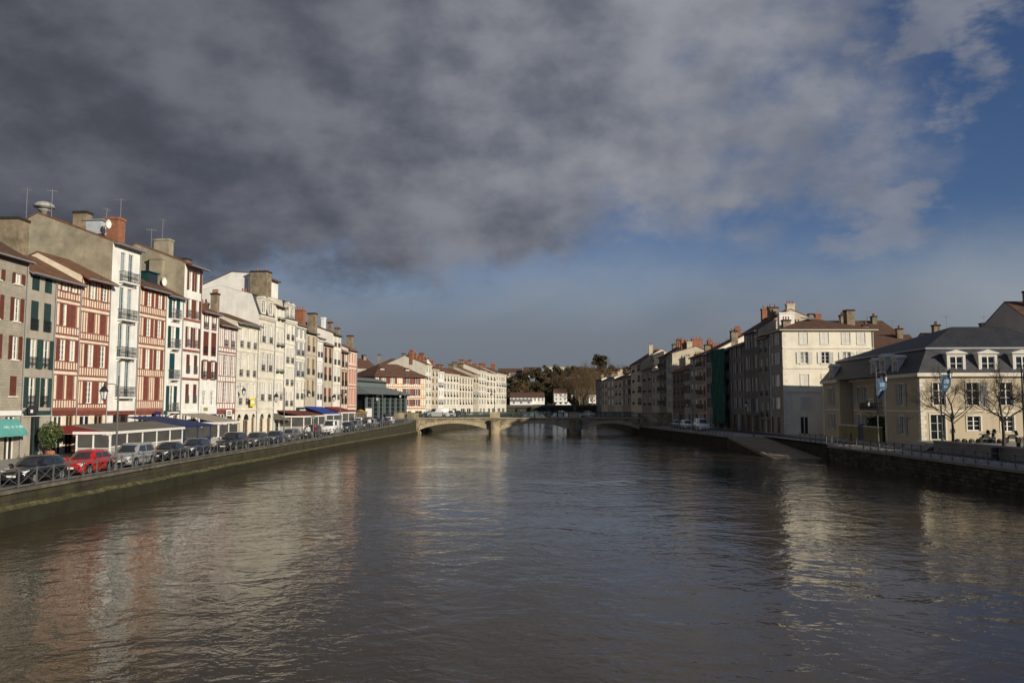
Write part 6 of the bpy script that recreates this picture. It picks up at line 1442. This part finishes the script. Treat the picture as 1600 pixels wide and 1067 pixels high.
for x, lab in ((727,'person in dark clothes crossing the bridge, left of the pier lamp'),(814,'person in dark clothes walking over the middle arch')):
    P = on_y(x, 645, YB0+1.2); person(lab, (P.x, YB0+1.2, ZD-.018), 1.6, CL('black',(.02,.02,.022)), CL('denim',(.03,.04,.07)), 0)
P = rt @ Vector((3.2,-4.6,.13)); person('person standing between the red car and the terrace windows', (P.x,P.y,P.z), 2.0, CL('grey',(.2,.2,.2)), CL('black',(.02,.02,.022)), 1)
# market umbrella and white panel
P = on_y(563, 655, 158.5); t = thing('parasol', 'yellow parasol at the corner of the market hall', 'parasol', (P.x, 158.5, zL(158.5)+.13)); MB().tube([(0,0,0),(0,0,2.3)], .03, 6).build('pole', WPAINT, t); MB().lathe([(1.5,2.0),(1.0,2.25),(.05,2.55)], 8).build('canopy', M('yellow_canvas', (.70,.42,.03), .85, .1, 2), t)
P = on_y(576, 650, 158); t = thing('notice_board', 'white upright notice panel before the market columns', 'sign', (P.x, 158, zL(158)+.01)); MB().box(-.6,.6,-.05,.05,1.2,2.9).build('board', SIGNW, t); MB().box(-.5,-.42,-.04,.04,0,1.2).build('post', IRON, t); MB().box(.42,.5,-.04,.04,0,1.2).build('post', IRON, t)

# ------------------------------------------------------------------ trees
BARK = M('grey_bark', (.075,.062,.048), .95, .3, 4, 0, .4, 25); BARKL = M('pale_bark', (.17,.135,.085), .95, .25, 1, 0, .3); TWIG = M('brown_twigs', (.115,.078,.042), .95, .25, 1)
def branch_tree(seed, H_, trunk_h, spread, depth, r0, n0=6, up=.35, sides=5, twig_sides=3):
    rnd = random.Random(seed); tr, cr = MB(), MB()
    pts = [(0,0,0)]; rad = [r0*1.25]; p = Vector((0,0,0)); nseg = 5
    for i in range(nseg): p = p + Vector((rnd.uniform(-.02,.02)*H_*.2, rnd.uniform(-.02,.02)*H_*.2, trunk_h/nseg)); pts.append(tuple(p)); rad.append(r0*(1-.06*i))
    tr.tube(pts, rad, 8)
    def grow(p, d, L, r, lv):
        pts = [p]; rad = [r]; n = 4
        for i in range(n):
            d = (d + Vector((rnd.gauss(0,.12), rnd.gauss(0,.12), rnd.gauss(0,.08)+.05*up))).normalized(); p = p + d*L/n; pts.append(p); rad.append(max(r*(1-.14*(i+1)), r*.3))
        (tr if lv <= 1 else cr).tube(pts, rad, sides if lv <= 1 else twig_sides, cap=False)
        if lv >= depth: return
        k = rnd.randint(3,4) if lv < depth-1 else rnd.randint(4,5)
        for _ in range(k):
            q = rnd.choice(pts[2:]); a = Vector((rnd.gauss(0,1), rnd.gauss(0,1), rnd.gauss(0,.7)+up)).normalized(); nd = (d*.75+a*.75).normalized(); grow(q, nd, L*rnd.uniform(.5,.75), r*.5, lv+1)
        grow(pts[-1], (d+Vector((rnd.gauss(0,.2),rnd.gauss(0,.2),.1))).normalized(), L*.6, rad[-1]*.9, lv+1)
    for i in range(n0):
        a = i*6.283/n0+rnd.uniform(-.3,.3); zz = trunk_h*rnd.uniform(.75,1.0) if i < n0-1 else trunk_h
        grow(Vector((pts[-1][0]*zz/trunk_h, pts[-1][1]*zz/trunk_h, zz)), Vector((math.cos(a)*spread, math.sin(a)*spread, .75)).normalized(), (H_-trunk_h)*.46, r0*.42, 1)
    grow(Vector(pts[-1]), Vector((.05,0,1)), (H_-trunk_h)*.5, r0*.7, 1)
    return tr, cr
def plant_bare(label, X, Y, z, seed, **kw):
    tr, cr = branch_tree(seed, **kw); t = thing('bare_tree', label, 'tree', (X,Y,z), random.uniform(0,6), 'bare trees on the square'); tr.build('trunk', BARK, t); cr.build('crown', BARK, t); return t
plant_bare('bare winter tree left of the pale green door on the square', 41.6, 77.0, 2.5, 21, H_=7.3, trunk_h=2.4, spread=1.05, depth=5, r0=.13, n0=7)
plant_bare('bare winter tree before the ochre house, right of the first', 44.6, 74.0, 2.5, 34, H_=7.6, trunk_h=2.5, spread=1.1, depth=5, r0=.15, n0=7)
plant_bare('bare winter tree half cut by the right edge', 48.2, 74.5, 2.5, 55, H_=7.4, trunk_h=2.5, spread=1.05, depth=5, r0=.14, n0=7)
# distant trees at the foot of the hill
tb = []
for s in (3, 8, 13):
    tr, cr = branch_tree(s, H_=20, trunk_h=6, spread=.5, depth=4, r0=.38, n0=6, up=.7, sides=5)
    rnd_ = random.Random(s); lm = MB()
    tb.append((tr.mesh('trunk', BARKL), cr.mesh('crown', TWIG)))
bare = [(893,418,19),(903,424,22),(912,412,24),(921,420,23),(930,428,22),(883,440,20),(941,445,22),(899,470,22),(916,480,24),(934,490,22),(872,470,20),(950,470,21),(962,500,22),(905,400,18),(925,404,20)]
for i, (px, Y_, h_) in enumerate(bare):
    X_ = on_y(px, 620, Y_).x; t = thing('bare_tree', 'tall bare brown tree in the leafless stand beyond the far bridge', 'tree', (X_, Y_, hill_z(X_,Y_)-.3), random.uniform(0,6), 'leafless trees below the hill'); a, b = tb[i % 3]; f = h_/20*.95; link('trunk', a, t, None, None, (f,f,f)); link('crown', b, t, None, None, (f,f,f))
def clump_crown(seed, rx, rz, n, k=14):
    rnd = random.Random(seed); C = []
    for _ in range(k):
        v = Vector((rnd.gauss(0,1), rnd.gauss(0,1), rnd.gauss(0,.9))).normalized()*rnd.uniform(.25,.85); C.append((Vector((v.x*rx, v.y*rx, v.z*rz)), rnd.uniform(.28,.5)))
    def fn(r):
        c, q = r.choice(C); v = Vector((r.gauss(0,1), r.gauss(0,1), r.gauss(0,1))).normalized()*q*(.55+.45*r.random()); return (c.x+v.x*rx, c.y+v.y*rx, c.z+v.z*rz*.8)
    return fn
EVG = [[M('hill_leaf_%s%d' % (q, j), tuple(c*(1+.5*j) for c in col), .8, .3, .3) for j in range(2)] for q, col in (('a',(.046,.040,.018)),('b',(.064,.050,.024)),('c',(.088,.060,.032)))]
crowns = [leaf_mesh('crown', 2600, clump_crown(60+i, 5.2, 5.0, 0), .42, EVG[i % 3], 70+i) for i in range(5)]
trk = MB().tube([(0,0,-4),(0,0,3),(.2,.1,8)], [.45,.35,.15], 6).mesh('trunk', BARK)
ev = []
rnd_ = random.Random(9)
for px in range(790, 900, 9): ev.append((px, 425+rnd_.uniform(0,25), rnd_.uniform(.85,1.25)))
for px in range(778, 905, 10): ev.append((px, 470+rnd_.uniform(0,30), rnd_.uniform(.9,1.3)))
for px in range(772, 1000, 13): ev.append((px, 525+rnd_.uniform(0,40), rnd_.uniform(.8,1.2)))
for px in range(770, 1000, 17): ev.append((px, 590+rnd_.uniform(0,30), rnd_.uniform(.7,1.05)))
for i, (px, Y_, f) in enumerate(ev):
    X_ = on_y(px, 610, Y_).x; z_ = hill_z(X_, Y_); t = thing('evergreen_tree', 'dark evergreen tree in the wood on the far hillside', 'tree', (X_, Y_, z_), rnd_.uniform(0,6), 'dark evergreens on the far hill'); link('crown', crowns[i % 5], t, (0,0,6.0*f), None, (f,f,f*rnd_.uniform(.8,1.15))); link('trunk', trk, t, (0,0,.5), None, (f,f,f))
P = on_y(937, 575, 560); t = thing('domed_conifer', 'dense dark dome-shaped pine on the skyline', 'tree', (P.x, 560, hill_z(P.x,560)))
zc = on_y(937, 564, 560).z - hill_z(P.x,560)
link('crown', leaf_mesh('crown', 6000, clump_crown(99, 5.6, 4.4, 0, 40), .55, [EVG[0][0]], 99), t, (0,0,zc)); MB().tube([(0,0,-1),(.2,0,zc)], [.5,.3], 7).build('trunk', BARK, t)
# buildings on and below the hill
def block(label, px0, px1, ye, yb, Y_, wall, roofm, rise, nwin, rows_=1, D_=12, hip=False):
    A, B = on_y(px0, ye, Y_), on_y(px1, ye, Y_); zb = on_y((px0+px1)/2, yb, Y_).z; e = A.z-zb
    hh = house(label, A=(A.x,Y_), B=(B.x,Y_), z0=zb, eave=e if e <= 20 else 19.9, wall=wall, roof=roofm, D=D_, rise=rise, rows=[], cols=[], simple=True, lintel=700, shop=[], pipe=False, name='far_building', cat='building', hip=hip, ov=.5)
    for r_ in range(rows_):
        wz = e*(.62-.42*r_) if rows_ > 1 else e*.45; ww = min(1.1, hh.W/nwin*.45); hw = min(1.6, e/rows_*.5)
        for k in range(nwin):
            o = link('window', frame_mesh(ww, hw, FRAMEW, 2), hh.root, (hh.W*(k+.5)/nwin, -.045, wz)); link('pane', pane_mesh(ww, hw, GLASS), o, (0,-.06,0))
    return hh
block('long low white building with brown roof beyond the far bridge', 797, 851, 620, 632, 400, WHITE, ROOFB, 2.2, 9)
block('white flat store below the long low building', 797, 832, 626.5, 634, 392, WHITE, LEAD, .8, 3)
block('small white house with tiled roof below the leafless trees', 866, 886, 613.5, 628, 402, WHITE, ROOFB, 2.0, 3, 2)
block('low white house right of the small white house', 920, 932, 616, 630, 408, WHITE, ROOFB, 1.8, 2, 2)
block('long brown-roofed barrack on the hilltop', 778, 816, 582, 588, 640, PLASTER, ROOFB, 3.5, 10, 1, 18)
block('second brown-roofed barrack on the hilltop, nearer the centre', 818, 846, 581, 589, 630, PLASTER, ROOFB, 4.0, 8, 1, 18)
block('beige flat-topped fort block on the hilltop', 851, 889, 572.5, 586, 625, PLASTER, LEAD, .8, 6, 1, 20)
block('low beige wing at the foot of the hilltop barracks', 786, 803, 587, 596, 560, CREAM, LEAD, .6, 4)
for k in range(3):
    px = 872+k*8; P = on_y(px, 629, 398); t = thing('white_tent', 'white peaked event tent beyond the far bridge, %s of three' % ('left','middle','right')[k], 'tent', (P.x, 398, hill_z(P.x,398)), 0, 'white tents beyond the far bridge'); MB().add([(-2,-2,2.4),(2,-2,2.4),(2,2,2.4),(-2,2,2.4),(0,0,4.6)], [(0,1,4),(1,2,4),(2,3,4),(3,0,4)]).build('canopy', WPAINT, t)
    for sx in (-1,1):
        for sy in (-1,1): MB().box(sx*1.9-.06,sx*1.9+.06,sy*1.9-.06,sy*1.9+.06,0,2.42).build('pole', WPAINT, t)
